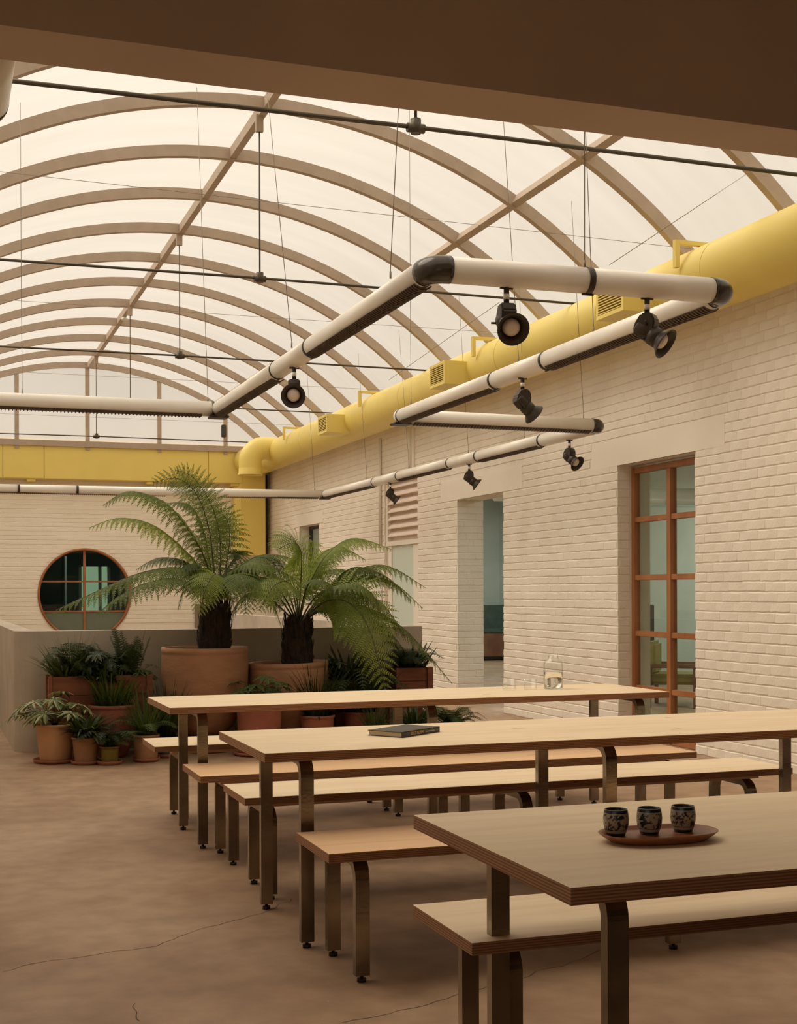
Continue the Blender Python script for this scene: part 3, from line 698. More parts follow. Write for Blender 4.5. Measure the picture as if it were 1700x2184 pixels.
def elbow(i):
    c = Vector((*C[i], ZT)); u = (Vector((*C[i-1], ZT))-c).normalized(); w = (Vector((*C[i+1], ZT))-c).normalized(); e = .085; mb = MB()
    P = [c+u*e]
    for k in range(1, 9):
        t = k/9; P.append(c+u*e*(1-t)**2+w*e*t**2)
    P.append(c+w*e); mb.tube(P, RT+.002, 32, cap=True); nch(mb, 'elbow', M['elbow'])
for i in range(1, len(C)-1):
    if i in BIG: elbow(i)
    else:
        c = Vector((*C[i], ZT)); mb = MB(); bm = bmesh.new(); bmesh.ops.create_uvsphere(bm, u_segments=24, v_segments=16, radius=RT+.001)
        bmesh.ops.translate(bm, verts=bm.verts[:], vec=c); mb.bm(bm, 0, True); nch(mb, 'mitre_joint', M['pipe'])
        u = (Vector((*C[i-1], ZT))-c).normalized(); mb = MB(); mb.tube([c+u*.035, c+u*.055], RT+.002, 32)
        mb.box(c.x-.07, c.x+.07, c.y-.07, c.y+.07, ZT-RT-.012, ZT-RT+.006, bev=.005); nch(mb, 'joint_ring', M['black'])
def louvre(p, q):
    """dark fluted louvre slung under a tube between two points"""
    a, b = Vector((*p, ZT)), Vector((*q, ZT)); d = (b-a).normalized(); s_ = Vector((d.y, -d.x, 0)); L_ = (b-a).length; mb = MB()
    n = 12; zc = ZT-.006; arc = [(RT*1.035*cos(t), -RT*1.10*sin(t)) for t in [radians(46+88*k/n) for k in range(n+1)]]
    # solid trough
    vs = []
    for P in (a, b):
        for (u, w) in arc: vs.append(P+s_*u+Vector((0, 0, w)))
    mb.add(vs, [(k, k+1, n+2+k, n+1+k) for k in range(n)], 0, True)
    m_ = max(4, int(L_/.026))
    for i in range(m_):
        c = a+d*(L_*(i+.5)/m_); vs = []
        for dd_ in (-.003, .003):
            for (u, w) in arc: vs.append(c+d*dd_+s_*u*1.07+Vector((0, 0, w*1.12)))
        mb.add(vs, [(k, k+1, n+2+k, n+1+k) for k in range(n)], 0, True)
        for e in (0, n+1):
            f = vs[e:e+n+1]; inner = [v-(v-c).normalized()*.006 for v in f]
            mb.add(f+inner, [(k, k+1, n+2+k, n+1+k) for k in range(n)])
    o = nch(mb, 'louvre', M['louvre']); return o
for p, q in (((2.01, 5.40), (2.01, 7.19)), ((2.03, 8.06), (2.03, 9.83)), ((3.46, 5.40), (3.47, 7.15)), ((3.48, 8.01), (3.48, 9.80)), ((3.58, 9.87), (5.17, 9.92)),
             ((5.27, 11.08), (5.27, 12.48)), ((5.26, 13.36), (5.26, 14.91)), ((5.25, 15.93), (5.25, 18.05)), ((.0, 18.32), (3.0, 18.25)), ((3.75, 18.22), (5.15, 18.15)), ((-.7, 9.93), (1.9, 9.90))):
    louvre(p, q)
def swire(x_, y_, tx, ty):
    th = math.asin(max(-.99, min(.99, (tx-XC)/(RV+.1)))); zt = ZC+(RV+.1)*cos(th)
    mb = MB(); mb.tube([(x_, y_, ZT+RT-.002), (x_, y_, ZT+RT+.03)], .005, 6); mb.tube([(x_, y_, ZT+RT+.03), (tx, ty, zt)], .0022, 5); nch(mb, 'suspension_wire', M['wire'])
for a in ((1.99, 7.57, 1.9, 8.1), (1.98, 5.75, 2.05, 5.55), (2.73, 5.28, 2.7, 5.2), (3.46, 7.59, 3.4, 7.8), (3.47, 9.6, 3.5, 9.7), (5.11, 9.91, 5.0, 9.9), (1.95, 9.9, 1.95, 10.3), (5.26, 11.4, 5.2, 11.4), (5.26, 12.8, 5.2, 12.9),
          (5.25, 14.6, 5.2, 14.8), (5.25, 16.2, 5.2, 16.4), (5.1, 18.15, 5.0, 18.2), (3.467, 6.6, 3.42, 6.7), (.6, 9.9, .6, 10)): swire(*a)
# second white tube at top left, near the beam
net2 = tag(empty('tube_light', (.15, 3.4, ZT)), 'short end of white tube with a dark elbow tucked under the beam at top left', 'light fitting')
mb = MB(); mb.tube([(.145, 3.318, ZT), (.145, 3.88, ZT)], RT, 32); child(mb, 'tube_segment', M['pipe'], net2)
mb = MB(); e = .09; c = Vector((.145, 3.97, ZT)); P = [c+Vector((0, -e, 0))*(1-t)**2+Vector((-e, 0, 0))*t**2 for t in [k/9 for k in range(10)]]
mb.tube(P, RT+.001, 32); child(mb, 'elbow', M['elbow'], net2)
mb = MB(); mb.tube([(.055, 3.97, ZT), (-.83, 3.97, ZT)], RT, 32); child(mb, 'tube_segment', M['pipe'], net2)

# spotlights
def spot(x_, y_, dirv, label):
    r = tag(empty('spotlight', (x_, y_, ZT-RT)), label, 'spotlight', 'black spotlights under the white tubes')
    d = Vector(dirv).normalized(); h = Vector((d.x, d.y, 0)).normalized()
    mb = MB(); mb.tube([(0, 0, .012), (0, 0, -.075)], .0125, 16); mb.tube([(-.03, 0, -.001), (.03, 0, -.001)], .006, 8); mb.build('stem', M['black'], r)
    mb = MB(); mb.tube([(0, 0, -.028), (0, 0, -.052)], .0135, 16); mb.build('stem_band', M['white'], r)
    piv = Vector((0, 0, -.15))-h*.005
    # wedge shaped bracket housing: polygon in the vertical plane of h
    s_ = Vector((-h.y, h.x, 0)); poly = [(-.020, -.070), (.030, -.070), (.048, -.105), (.040, -.175), (-.010, -.195), (-.058, -.150), (-.052, -.115)]
    mb = MB(); vs = []
    for wdt in (-.034, .034):
        for (u, z) in poly: vs.append(h*u+s_*wdt+Vector((0, 0, z)))
    k = len(poly); bm = bmesh.new(); bv = [bm.verts.new(v) for v in vs]
    bm.faces.new(list(reversed(bv[:k]))); bm.faces.new(bv[k:])
    for i in range(k): bm.faces.new((bv[i], bv[(i+1) % k], bv[k+(i+1) % k], bv[k+i]))
    bmesh.ops.bevel(bm, geom=bm.edges[:], offset=.007, segments=2, affect='EDGES'); bmesh.ops.recalc_face_normals(bm, faces=bm.faces[:]); mb.bm(bm); mb.build('housing', M['black'], r)
    rot = Vector((0, 0, 1)).rotation_difference(d).to_matrix().to_4x4(); Mt = Matrix.Translation(piv) @ rot
    mb = MB(); prof = [(.001, -.045), (.036, -.045), (.040, -.038), (.040, .020), (.037, .022), (.037, .030), (.044, .032), (.044, .070), (.041, .072), (.041, .078), (.048, .085), (.071, .112), (.072, .116), (.069, .116), (.046, .088), (.040, .06), (.001, .055)]
    mb.lathe(prof, 36, mat=Mt); mb.build('lamp_head', M['black'], r)
    mb = MB(); mb.lathe([(.0395, .075), (.037, .092), (.030, .103), (.018, .109), (.001, .111)], 32, mat=Mt); mb.build('bulb', M['lens'], r)
    mb = MB(); q0 = Mt @ Vector((-.045, 0, .0)); q1 = Mt @ Vector((-.065, 0, -.01)); mb.tube([q0, q1], .005, 8); mb.build('tilt_knob', M['black'], r)
spot(2.01, 7.59, (-.30, -.9, -.28), 'black spotlight under the long left tube run, bulb facing the viewer')
spot(2.36, 5.30, (-.10, -.85, -.42), 'black spotlight left on the nearest tube run, bulb facing the viewer')
spot(3.05, 5.29, (.50, -.62, -.55), 'black spotlight right on the nearest tube run, bulb turned right')
spot(3.46, 7.53, (.78, .10, -.62), 'black spotlight under the middle tube run, in front of the brick wall, bulb hidden')
spot(5.27, 10.49, (.35, -.80, -.60), 'black spotlight just below the far right dark elbow, bulb showing')
spot(5.26, 12.78, (.78, -.30, -.62), 'black spotlight above the tall doorway, turned away')
spot(5.25, 15.28, (.78, -.20, -.62), 'black spotlight in front of the louvred opening, turned away')

# ------------------------------------------------------------------ tables and benches
def u_frame(parent, x_, yn, yf, zt, w=.05, t=.03, R=.075):
    """one inverted-U flat bar: two legs joined by a bar under the board"""
    fr = []
    prof = [(yn, .022)]; prof += [(yn+R-R*cos(a), zt-R+R*sin(a)) for a in [radians(d) for d in range(0, 91, 9)]]
    prof += [(yf-R+R*sin(a), zt-R+R*cos(a)) for a in [radians(d) for d in range(0, 91, 9)]]; prof += [(yf, .022)]
    r2 = R-t
    inner = [(yn+t, .022)]+[(yn+R-r2*cos(a), zt-R+r2*sin(a)) for a in [radians(d) for d in range(0, 91, 9)]]
    inner += [(yf-R+r2*sin(a), zt-R+r2*cos(a)) for a in [radians(d) for d in range(0, 91, 9)]]+[(yf-t, .022)]
    n = len(prof); half = [(0, 12), (11, 13), (12, n)]
    for nm, i0, i1 in (('leg', 0, 12), ('cross_bar', 11, 13), ('leg', 12, n)):
        mb = MB(); vs = []
        for i in range(i0, i1):
            (a, b), (c, d) = prof[i], inner[i]; vs += [(x_-w/2, a, b), (x_+w/2, a, b), (x_+w/2, c, d), (x_-w/2, c, d)]
        k = i1-i0; fs = [(3, 2, 1, 0), tuple(4*(k-1)+j for j in range(4))]
        for i in range(k-1):
            for j in range(4): fs.append((4*i+j, 4*i+(j+1) % 4, 4*i+4+(j+1) % 4, 4*i+4+j))
        mb.add(vs, fs); bm_ = None
        leg = mb.build(nm, M['steel'], parent)
        if nm == 'leg':
            yy = yn+t/2 if i0 == 0 else yf-t/2
            mb = MB(); mb.tube([(x_, yy, 0), (x_, yy, .012)], .016, 16); mb.tube([(x_, yy, .012), (x_, yy, .024)], .006, 8); mb.build('foot', M['rubber'], leg)
def table(x0, x1, y0, y1, h, t, legx, inset_n, inset_f, label, top, group, name, cat, batten=False):
    r = tag(empty(name, (x0, y0, 0)), label, cat, group); W, D = x1-x0, y1-y0
    mb = MB(); mb.box(0, W, 0, D, -t, 0, mi=1, top=0); o = mb.build('tabletop' if cat == 'table' else 'seat', [M[top], M['ply']], r); o.location = (0, 0, h)
    bev = o.modifiers.new('bevel', 'BEVEL'); bev.width = .0015; bev.segments = 2
    zt = h-t-(.028 if batten else 0)
    if batten:
        mb = MB(); mb.box(.12, W-.12, D*.25, D*.75, h-t-.028, h-t); mb.build('batten', M['birch_warm'], r)
    for lx in legx: u_frame(r, lx-x0, inset_n, D-inset_f, zt)
    return r
LX = (1.30, 2.565, 3.85); BXs = (1.36, 2.565, 3.77)
table(1.17, 3.98, 2.33, 3.23, .74, .036, (1.345, 2.60, 3.85), .13, .13, 'birch plywood table nearest the camera, with three patterned cups on it', 'birch', 'birch plywood tables', 'dining_table', 'table')
table(1.115, 3.965, 4.64, 5.445, .74, .034, LX, .10, .04, 'middle birch plywood table with a dark book on it', 'birch', 'birch plywood tables', 'dining_table', 'table')
table(1.11, 3.965, 6.64, 7.38, .74, .034, LX, .12, .02, 'farthest birch plywood table with a water jug and glasses on it', 'birch', 'birch plywood tables', 'dining_table', 'table')
table(1.25, 3.95, 3.03, 3.46, .45, .032, (1.39, 2.57, 3.77), .06, .05, 'pale birch bench on the far side of the nearest table', 'birch', 'birch plywood benches', 'bench', 'bench', False)
table(1.23, 3.95, 4.22, 4.64, .45, .032, BXs, .04, .01, 'orange-toned birch bench between the nearest and the middle table', 'birch_warm', 'birch plywood benches', 'bench', 'bench', False)
table(1.23, 3.96, 5.48, 5.92, .45, .032, BXs, .06, .03, 'pale birch bench on the far side of the table with the book', 'birch', 'birch plywood benches', 'bench', 'bench', True)
table(1.18, 3.87, 6.20, 6.68, .45, .032, BXs, .10, .04, 'orange-toned birch bench on the near side of the farthest table', 'birch_warm', 'birch plywood benches', 'bench', 'bench', True)
table(1.165, 3.88, 7.48, 7.94, .45, .032, (1.34, 2.565, 3.72), .06, .04, 'farthest birch bench, beyond the last table beside the potted plants', 'birch', 'birch plywood benches', 'bench', 'bench', True)

# ------------------------------------------------------------------ things on the tables
# tray
def oval_tray():
    mb = MB(); n = 64; prof = [(.0, .0, .004), (.55, .55, .004), (.80, .78, .005), (.94, .92, .013), (1.0, 1.0, .020), (.995, .995, .0215), (.965, .95, .020), (.90, .87, .0125), (.75, .72, .0095), (.0, .0, .009)]
    a_, b_ = .145, .085; vs = []; prof[0] = (.001, .001, 0); prof[1] = (.70, .66, .0); prof[2] = (.82, .79, .002)
    for (fx, fy, z) in prof:
        for k in range(n):
            t = 2*pi*k/n; c, s_ = cos(t), sin(t); e = .78
            vs.append((a_*fx*math.copysign(abs(c)**e, c), b_*fy*math.copysign(abs(s_)**.9, s_), z))
    fs = []
    for i in range(len(prof)-1):
        for k in range(n): fs.append((i*n+k, i*n+(k+1) % n, (i+1)*n+(k+1) % n, (i+1)*n+k))
    mb.add(vs, fs, 0, True); o = mb.build('tray', M['tray']); o.location = (1.585, 2.705, .7405); o.rotation_euler = (0, 0, radians(-3)); return o
tag(oval_tray(), 'oval reddish wooden tray on the nearest table', 'tray')
def cup(x_, y_, rz, label):
    r = tag(empty('teacup', (x_, y_, .7502), rz), label, 'cup', 'patterned teacups on the wooden tray')
    H_ = .060; mb = MB()
    prof = [(.001, .002), (.019, .002), (.020, .0), (.0215, .001), (.0225, .005), (.0265, .014), (.0292, .026), (.0300, .038), (.0288, .050), (.0272, .058), (.0270, .0605), (.0255, .0605), (.0262, .050), (.0272, .038), (.0255, .02), (.018, .008), (.001, .006)]
    mb.lathe(prof, 40); mb.build('cup_body', M['cup'], r)
    mb = MB(); mb.lathe([(.0271, .0598), (.0270, .0608), (.0255, .0608), (.0254, .0598)], 40, closed=True); mb.build('rim', new_mat('pale_rim', (.30, .32, .24), .3), r)
for px, rz, lb in ((1314, .3, 'left blue floral teacup on the wooden tray'), (1385, 2.1, 'middle blue floral teacup on the wooden tray'), (1457, 4.0, 'right blue floral teacup on the wooden tray')):
    p = ray(px, {1314: 1781, 1385: 1778, 1457: 1773}[px]); t = (.75-CH)/p.z; cup(p.x*t, p.y*t, rz, lb)
# book
bk = tag(empty('book', (1.765, 5.00, .7405)), 'black hardback book with gold lettering on its spine', 'book')
pts = [Vector((1.62, 5.035)), Vector((1.845, 5.20)), Vector((1.935, 5.015)), Vector((1.70, 4.80))]
# corners: left, back, right, front ; spine runs front -> right
def bquad(mb, z0, z1, ins_l, ins_b, ins_s, mi=0):
    l, b, r_, f = [p.copy() for p in BK]
    ux = (r_-f).normalized(); uy = (l-f).normalized()
    f2 = f+ux*ins_l+uy*ins_s; r2 = r_-ux*ins_l+uy*ins_s; l2 = l+ux*ins_l-uy*ins_b; b2 = b-ux*ins_l-uy*ins_b
    q = [f2, r2, b2, l2]; mb.add([(p.x, p.y, z0) for p in q]+[(p.x, p.y, z1) for p in q], [(3, 2, 1, 0), (4, 5, 6, 7), (0, 1, 5, 4), (1, 2, 6, 5), (2, 3, 7, 6), (3, 0, 4, 7)], mi)
c0 = Vector((1.765, 5.00)); f = Vector((1.685, 4.80))-c0; ux = Vector((.245, .205)).normalized(); uy = Vector((-ux.y, ux.x))
SL, WD = .295, .235
f = Vector((-.060, -.195)); 
_f = ray(858, 1573); _t = (.742-CH)/_f.z; f = Vector((_f.x*_t, _f.y*_t))-c0
_r = ray(938, 1560); _t = (.742-CH)/_r.z; rr_ = Vector((_r.x*_t, _r.y*_t))-c0
_l = ray(781, 1568); _t = (.742-CH)/_l.z; ll_ = Vector((_l.x*_t, _l.y*_t))-c0
ux = (rr_-f).normalized(); uy = Vector((-ux.y, ux.x)); SL = (rr_-f).length; WD = (ll_-f).length*.99
BK = [f+uy*WD, f+ux*SL+uy*WD, f+ux*SL, f]
mb = MB(); bquad(mb, 0, .0028, 0, 0, 0); mb.build('back_cover', M['book'], bk)
mb = MB(); bquad(mb, .0028, .0192, .004, .004, .003); mb.build('page_block', M['paper'], bk)
mb = MB(); bquad(mb, .0192, .022, 0, 0, 0); mb.build('front_cover', M['book'], bk)
mb = MB(); q = [f, f+ux*SL, f+ux*SL+uy*.004, f+uy*.004]; mb.add([(p.x, p.y, 0) for p in q]+[(p.x, p.y, .022) for p in q], [(3, 2, 1, 0), (4, 5, 6, 7), (0, 1, 5, 4), (1, 2, 6, 5), (2, 3, 7, 6), (3, 0, 4, 7)])
spine = mb.build('spine', M['book'], bk)
def text(body, size, off, mat, nm):
    cu = bpy.data.curves.new(nm, 'FONT'); cu.body = body; cu.size = size; cu.extrude = .0002; cu.align_y = 'CENTER'
    tmp = bpy.data.objects.new(nm, cu); COL.objects.link(tmp); dg = bpy.context.evaluated_depsgraph_get(); me = bpy.data.meshes.new_from_object(tmp.evaluated_get(dg))
    bpy.data.objects.remove(tmp); o = bpy.data.objects.new(nm, me); COL.objects.link(o); me.materials.clear(); me.materials.append(mat)
    p = f+ux*off-uy*.0004; Mx = Matrix(((ux.x, 0, -uy.x, p.x), (ux.y, 0, -uy.y, p.y), (0, 1, 0, .0105), (0, 0, 0, 1)))
    o.parent = spine; o.matrix_parent_inverse = Matrix.Identity(4); o.matrix_basis = Mx; return o
t1 = text('BRUTALISM', .0175, SL*.22, M['gold'], 'spine_title')
mb = MB(); k = 0; p0 = SL*.62
for wdt in (.004, .004, .003, .005, .004, .003, .004, 0, .005, .003, .004, .004, .004):
    if wdt:
        a = f+ux*(p0)-uy*.0006; b = f+ux*(p0+wdt)-uy*.0006; mb.add([(a.x, a.y, .0085), (b.x, b.y, .0085), (b.x, b.y, .0125), (a.x, a.y, .0125)], [(0, 1, 2, 3)])
    p0 += wdt+.0014 if wdt else .004
mb.build('spine_small_print', M['silver'], spine)
mb = MB(); a = f+ux*SL*.90-uy*.0006
for dz_ in (.006, .0095, .013):
    b = a+ux*.012; mb.add([(a.x, a.y, dz_), (b.x, b.y, dz_), (b.x, b.y, dz_+.0018), (a.x, a.y, dz_+.0018)], [(0, 1, 2, 3)])
mb.build('spine_emblem', new_mat('dim_lettering', (.22, .17, .11), .5), spine)
# jug and glasses
jug = tag(empty('water_jug', (3.455, 7.10, .7405)), 'clear glass water jug with a round handle, half full, on the farthest table', 'jug')
mb = MB(); mb.lathe([(.001, 0), (.054, 0), (.057, .004), (.058, .14), (.053, .160), (.040, .172), (.030, .178), (.030, .196), (.0275, .196), (.0275, .176), (.038, .169), (.050, .158), (.0555, .139), (.0545, .007), (.001, .005)], 40); mb.build('jug_body', M['jug'], jug)
mb = MB(); mb.lathe([(.001, .0055), (.0540, .0075), (.0546, .098), (.001, .098)], 40); mb.build('water', M['water'], jug)
mb = MB(); hd = Vector((Rt.x, Rt.y, 0)).normalized(); mb.tube([hd*(.054+.0)+Vector((0, 0, .158))]+[hd*(.050+.040*sin(a))+Vector((0, 0, .125+.042*cos(a))) for a in [radians(x_) for x_ in range(15, 170, 12)]]+[hd*.056+Vector((0, 0, .082))], .006, 12); mb.build('handle', M['jug'], jug)
mb = MB(); mb.lathe([(.001, .182), (.0265, .182), (.0265, .206), (.029, .208), (.029, .2095), (.001, .2095)], 32); mb.build('lid', M['jug'], jug)
for (px, py, lb) in ((1089, 1472, 'left empty glass tumbler beside the water jug'), (1134, 1471, 'right empty glass tumbler next to the water jug')):
    p = ray(px, py); t = (.741-CH)/p.z; g = tag(empty('glass_tumbler', (p.x*t, p.y*t+.02, .7405)), lb, 'glass', 'glass tumblers on the farthest table')
    mb = MB(); mb.lathe([(.001, 0), (.034, 0), (.037, .004), (.038, .062), (.036, .062), (.0352, .008), (.001, .006)], 36); mb.build('tumbler_body', M['jug'], g)

# ------------------------------------------------------------------ plants
def bez(P, t):
    P = [Vector(p) for p in P]
    while len(P) > 1: P = [a.lerp(b, t) for a, b in zip(P, P[1:])]
    return P[0]
def catmull(P, t):
    P = [Vector(p) for p in P]; n = len(P)-1; s_ = min(t*n, n-1e-6); i = int(s_); u = s_-i
    p0 = P[max(i-1, 0)]; p1 = P[i]; p2 = P[i+1]; p3 = P[min(i+2, n)]
    return .5*((2*p1)+(p2-p0)*u+(2*p0-5*p1+4*p2-p3)*u*u+(3*p1-p0-3*p2+p3)*u**3)
def frond(P, width, npairs, detail, start=.16, stem_r=.006, droop=.35, seed=0, curve=catmull, asym=1.0, face=None):
    """pinnate frond: rachis (material 1) and pinnae cut into pinnules (material 0)"""
    r = random.Random(seed); mb = MB(); N_ = 22
    pts = [curve(P, i/N_) for i in range(N_+1)]
    mb.tube(pts, [stem_r*(1-.8*i/N_) for i in range(N_+1)], 5, mi=1, cap=False)
    for i in range(npairs):
        t = start+(1-start)*(i+.3)/npairs; p = curve(P, t); tg = (curve(P, min(1, t+.02))-curve(P, max(0, t-.02))).normalized()
        up = Vector(face) if face else Vector((0, 0, 1)); up = (up-tg*up.dot(tg))
        if up.length < .15: up = Vector((0, -1, .2)); up = up-tg*up.dot(tg)
        up.normalize(); side = tg.cross(up).normalized()
        u = (t-start)/(1-start); L_ = max(width*min(1, .40+2.4*u)*(1-u**3.2)**.75*(1-.15*u), width*.06)
        for sg in (-1, 1):
            dirn = (side*sg*.92+tg*(.22+.30*u)+up*r.uniform(-.02, .10)).normalized(); LL = L_*r.uniform(.88, 1.08)
            m_ = max(4, int(detail*LL/width)+3); q = Vector(p); pw_ = min(LL*.17, width*.135); c0_ = q
            for k in range(m_):
                f_ = (k+.5)/m_; dd_ = (dirn+Vector((0, 0, -droop*f_*1.5))).normalized(); st = LL/m_; q2 = q+dd_*st
                nrm = up-dd_*up.dot(dd_)
                if nrm.length < .1: nrm = side-dd_*side.dot(dd_)
                nrm.normalize(); lat = dd_.cross(nrm); pl = pw_*(1-f_**1.7)*r.uniform(.85, 1.12)+.0012
                for s2 in (-1, 1):
                    tip = q+lat*s2*pl+dd_*st*1.05-nrm*pl*.18
                    mb.add([q, q+lat*s2*pl*.55+dd_*st*.12, tip, q+dd_*st*.62+lat*s2*pl*.12], [(0, 1, 2, 3)])
                mb.add([q-lat*.0012, q+lat*.0012, q2+lat*.0008, q2-lat*.0008], [(0, 1, 2, 3)])
                q = q2
    return mb
def blade(mb, base, d, L_, w, droop, seg=6, mi=0):
    d = Vector(d).normalized(); s_ = Vector((-d.y, d.x, 0)); s_ = s_.normalized() if s_.length > .05 else Vector((1, 0, 0)); p = Vector(base); vs = []
    for k in range(seg+1):
        f_ = k/seg; ww = w*(1-f_)**.6*(.6+.4*min(1, f_*5)); vs += [p-s_*ww, p+s_*ww]; d = (d+Vector((0, 0, -droop/seg))).normalized(); p = p+d*L_/seg
    mb.add(vs, [(2*i, 2*i+1, 2*i+3, 2*i+2) for i in range(seg)], mi, True)
def palmate(mb, c, nrm, R_, fingers=8, r=random, mi=0, mi2=None):
    nrm = Vector(nrm).normalized(); u = nrm.orthogonal().normalized(); w = nrm.cross(u)
    a0 = r.uniform(0, 6)
    for k in range(fingers):
        a = a0+2*pi*k/(fingers+1); d = u*cos(a)+w*sin(a); s_ = nrm.cross(d); L_ = R_*r.uniform(.8, 1.05); wd = R_*.15
        dp = Vector((0, 0, -R_*.28))
        vs = [c, c+d*L_*.45+s_*wd, c+d*L_*.75+s_*wd*.7+dp*.5, c+d*L_+dp, c+d*L_*.75-s_*wd*.7+dp*.5, c+d*L_*.45-s_*wd, c+d*L_*.45+nrm*-.004, c+d*L_*.75+dp*.5+nrm*-.004]
        mb.add(vs, [(0, 1, 6), (1, 2, 7, 6), (2, 3, 7)], mi); mb.add(vs, [(0, 6, 5), (6, 7, 4, 5), (7, 3, 4)], mi if mi2 is None else mi2)

def pot_lathe(R_top, R_bot, h, rim=.02, wall=.02, bulge=0, n=48, soil_drop=.05):
    prof = [(.001, 0), (R_bot, 0)]
    for i in range(1, 12):
        f_ = i/12; prof.append((R_bot+(R_top-R_bot)*f_+bulge*sin(pi*f_**.8), h*f_))
    prof += [(R_top, h-rim), (R_top+.006, h-rim*.8), (R_top+.006, h), (R_top-wall, h), (R_top-wall-.004, h-soil_drop-.02)]
    mb = MB(); mb.lathe(prof, n); return mb
def make_pot(name, loc, Rt_, Rb_, h, mat, label, cat='potted plant', bulge=0, rim=.03, wall=.02, tilt=0):
    r = tag(empty(name, loc), label, cat)
    if tilt: r.rotation_euler = (0, tilt, 0)
    pot_lathe(Rt_, Rb_, h, rim, wall, bulge).build('pot', M[mat], r)
    mb = MB(); mb.lathe([(.001, h-.035), (Rt_-wall-.002, h-.04)], 32); mb.build('soil', M['soil'], r)
    return r
def saucer(loc, R_, label):
    mb = MB(); mb.lathe([(.001, 0), (R_*.86, 0), (R_*.97, .012), (R_, .030), (R_-.012, .031), (R_*.9, .014), (.001, .012)], 40)
    o = mb.build('saucer', M['saucer']); o.location = loc; return tag(o, label, 'saucer', 'terracotta saucers')

def add_frond(root, P, width, npairs, detail, mat='fern', seed=0, droop=.35, start=.16, stem_r=.006, name='frond', face=None):
    inv = Vector(root.location); P = [Vector(p)-inv for p in P]
    return frond(P, width, npairs, detail, start, stem_r, droop, seed, face=face).build(name, [M[mat], M['stem']], root)

def tree_trunk(root, c0, c1, r0, r1, seed):
    r = random.Random(seed); mb = MB(); n = 14
    P = [Vector(c0).lerp(Vector(c1), k/n)+Vector((r.gauss(0, .003), r.gauss(0, .003), 0)) for k in range(n+1)]
    mb.tube(P, [r0+(r1-r0)*k/n+r.gauss(0, .004) for k in range(n+1)], 20)
    for k in range(170):            # old frond stubs and fibres
        f_ = r.random()**.8; a = r.uniform(0, 2*pi); p = Vector(c0).lerp(Vector(c1), f_); R_ = r0+(r1-r0)*f_
        d = Vector((cos(a), sin(a), 0)); q = p+d*R_*.95; L_ = r.uniform(.05, .14); w = r.uniform(.006, .014); s_ = Vector((-d.y, d.x, 0))
        e = q+Vector((0, 0, L_))+d*r.uniform(.0, .022); m_ = (q+e)/2+d*.012
        mb.add([q-s_*w-Vector((0, 0, .02)), q+s_*w-Vector((0, 0, .02)), m_+s_*w, m_-s_*w, e], [(0, 1, 2, 3), (3, 2, 4)])
    return mb.build('trunk', M['trunk'], root)

YF = 10.95
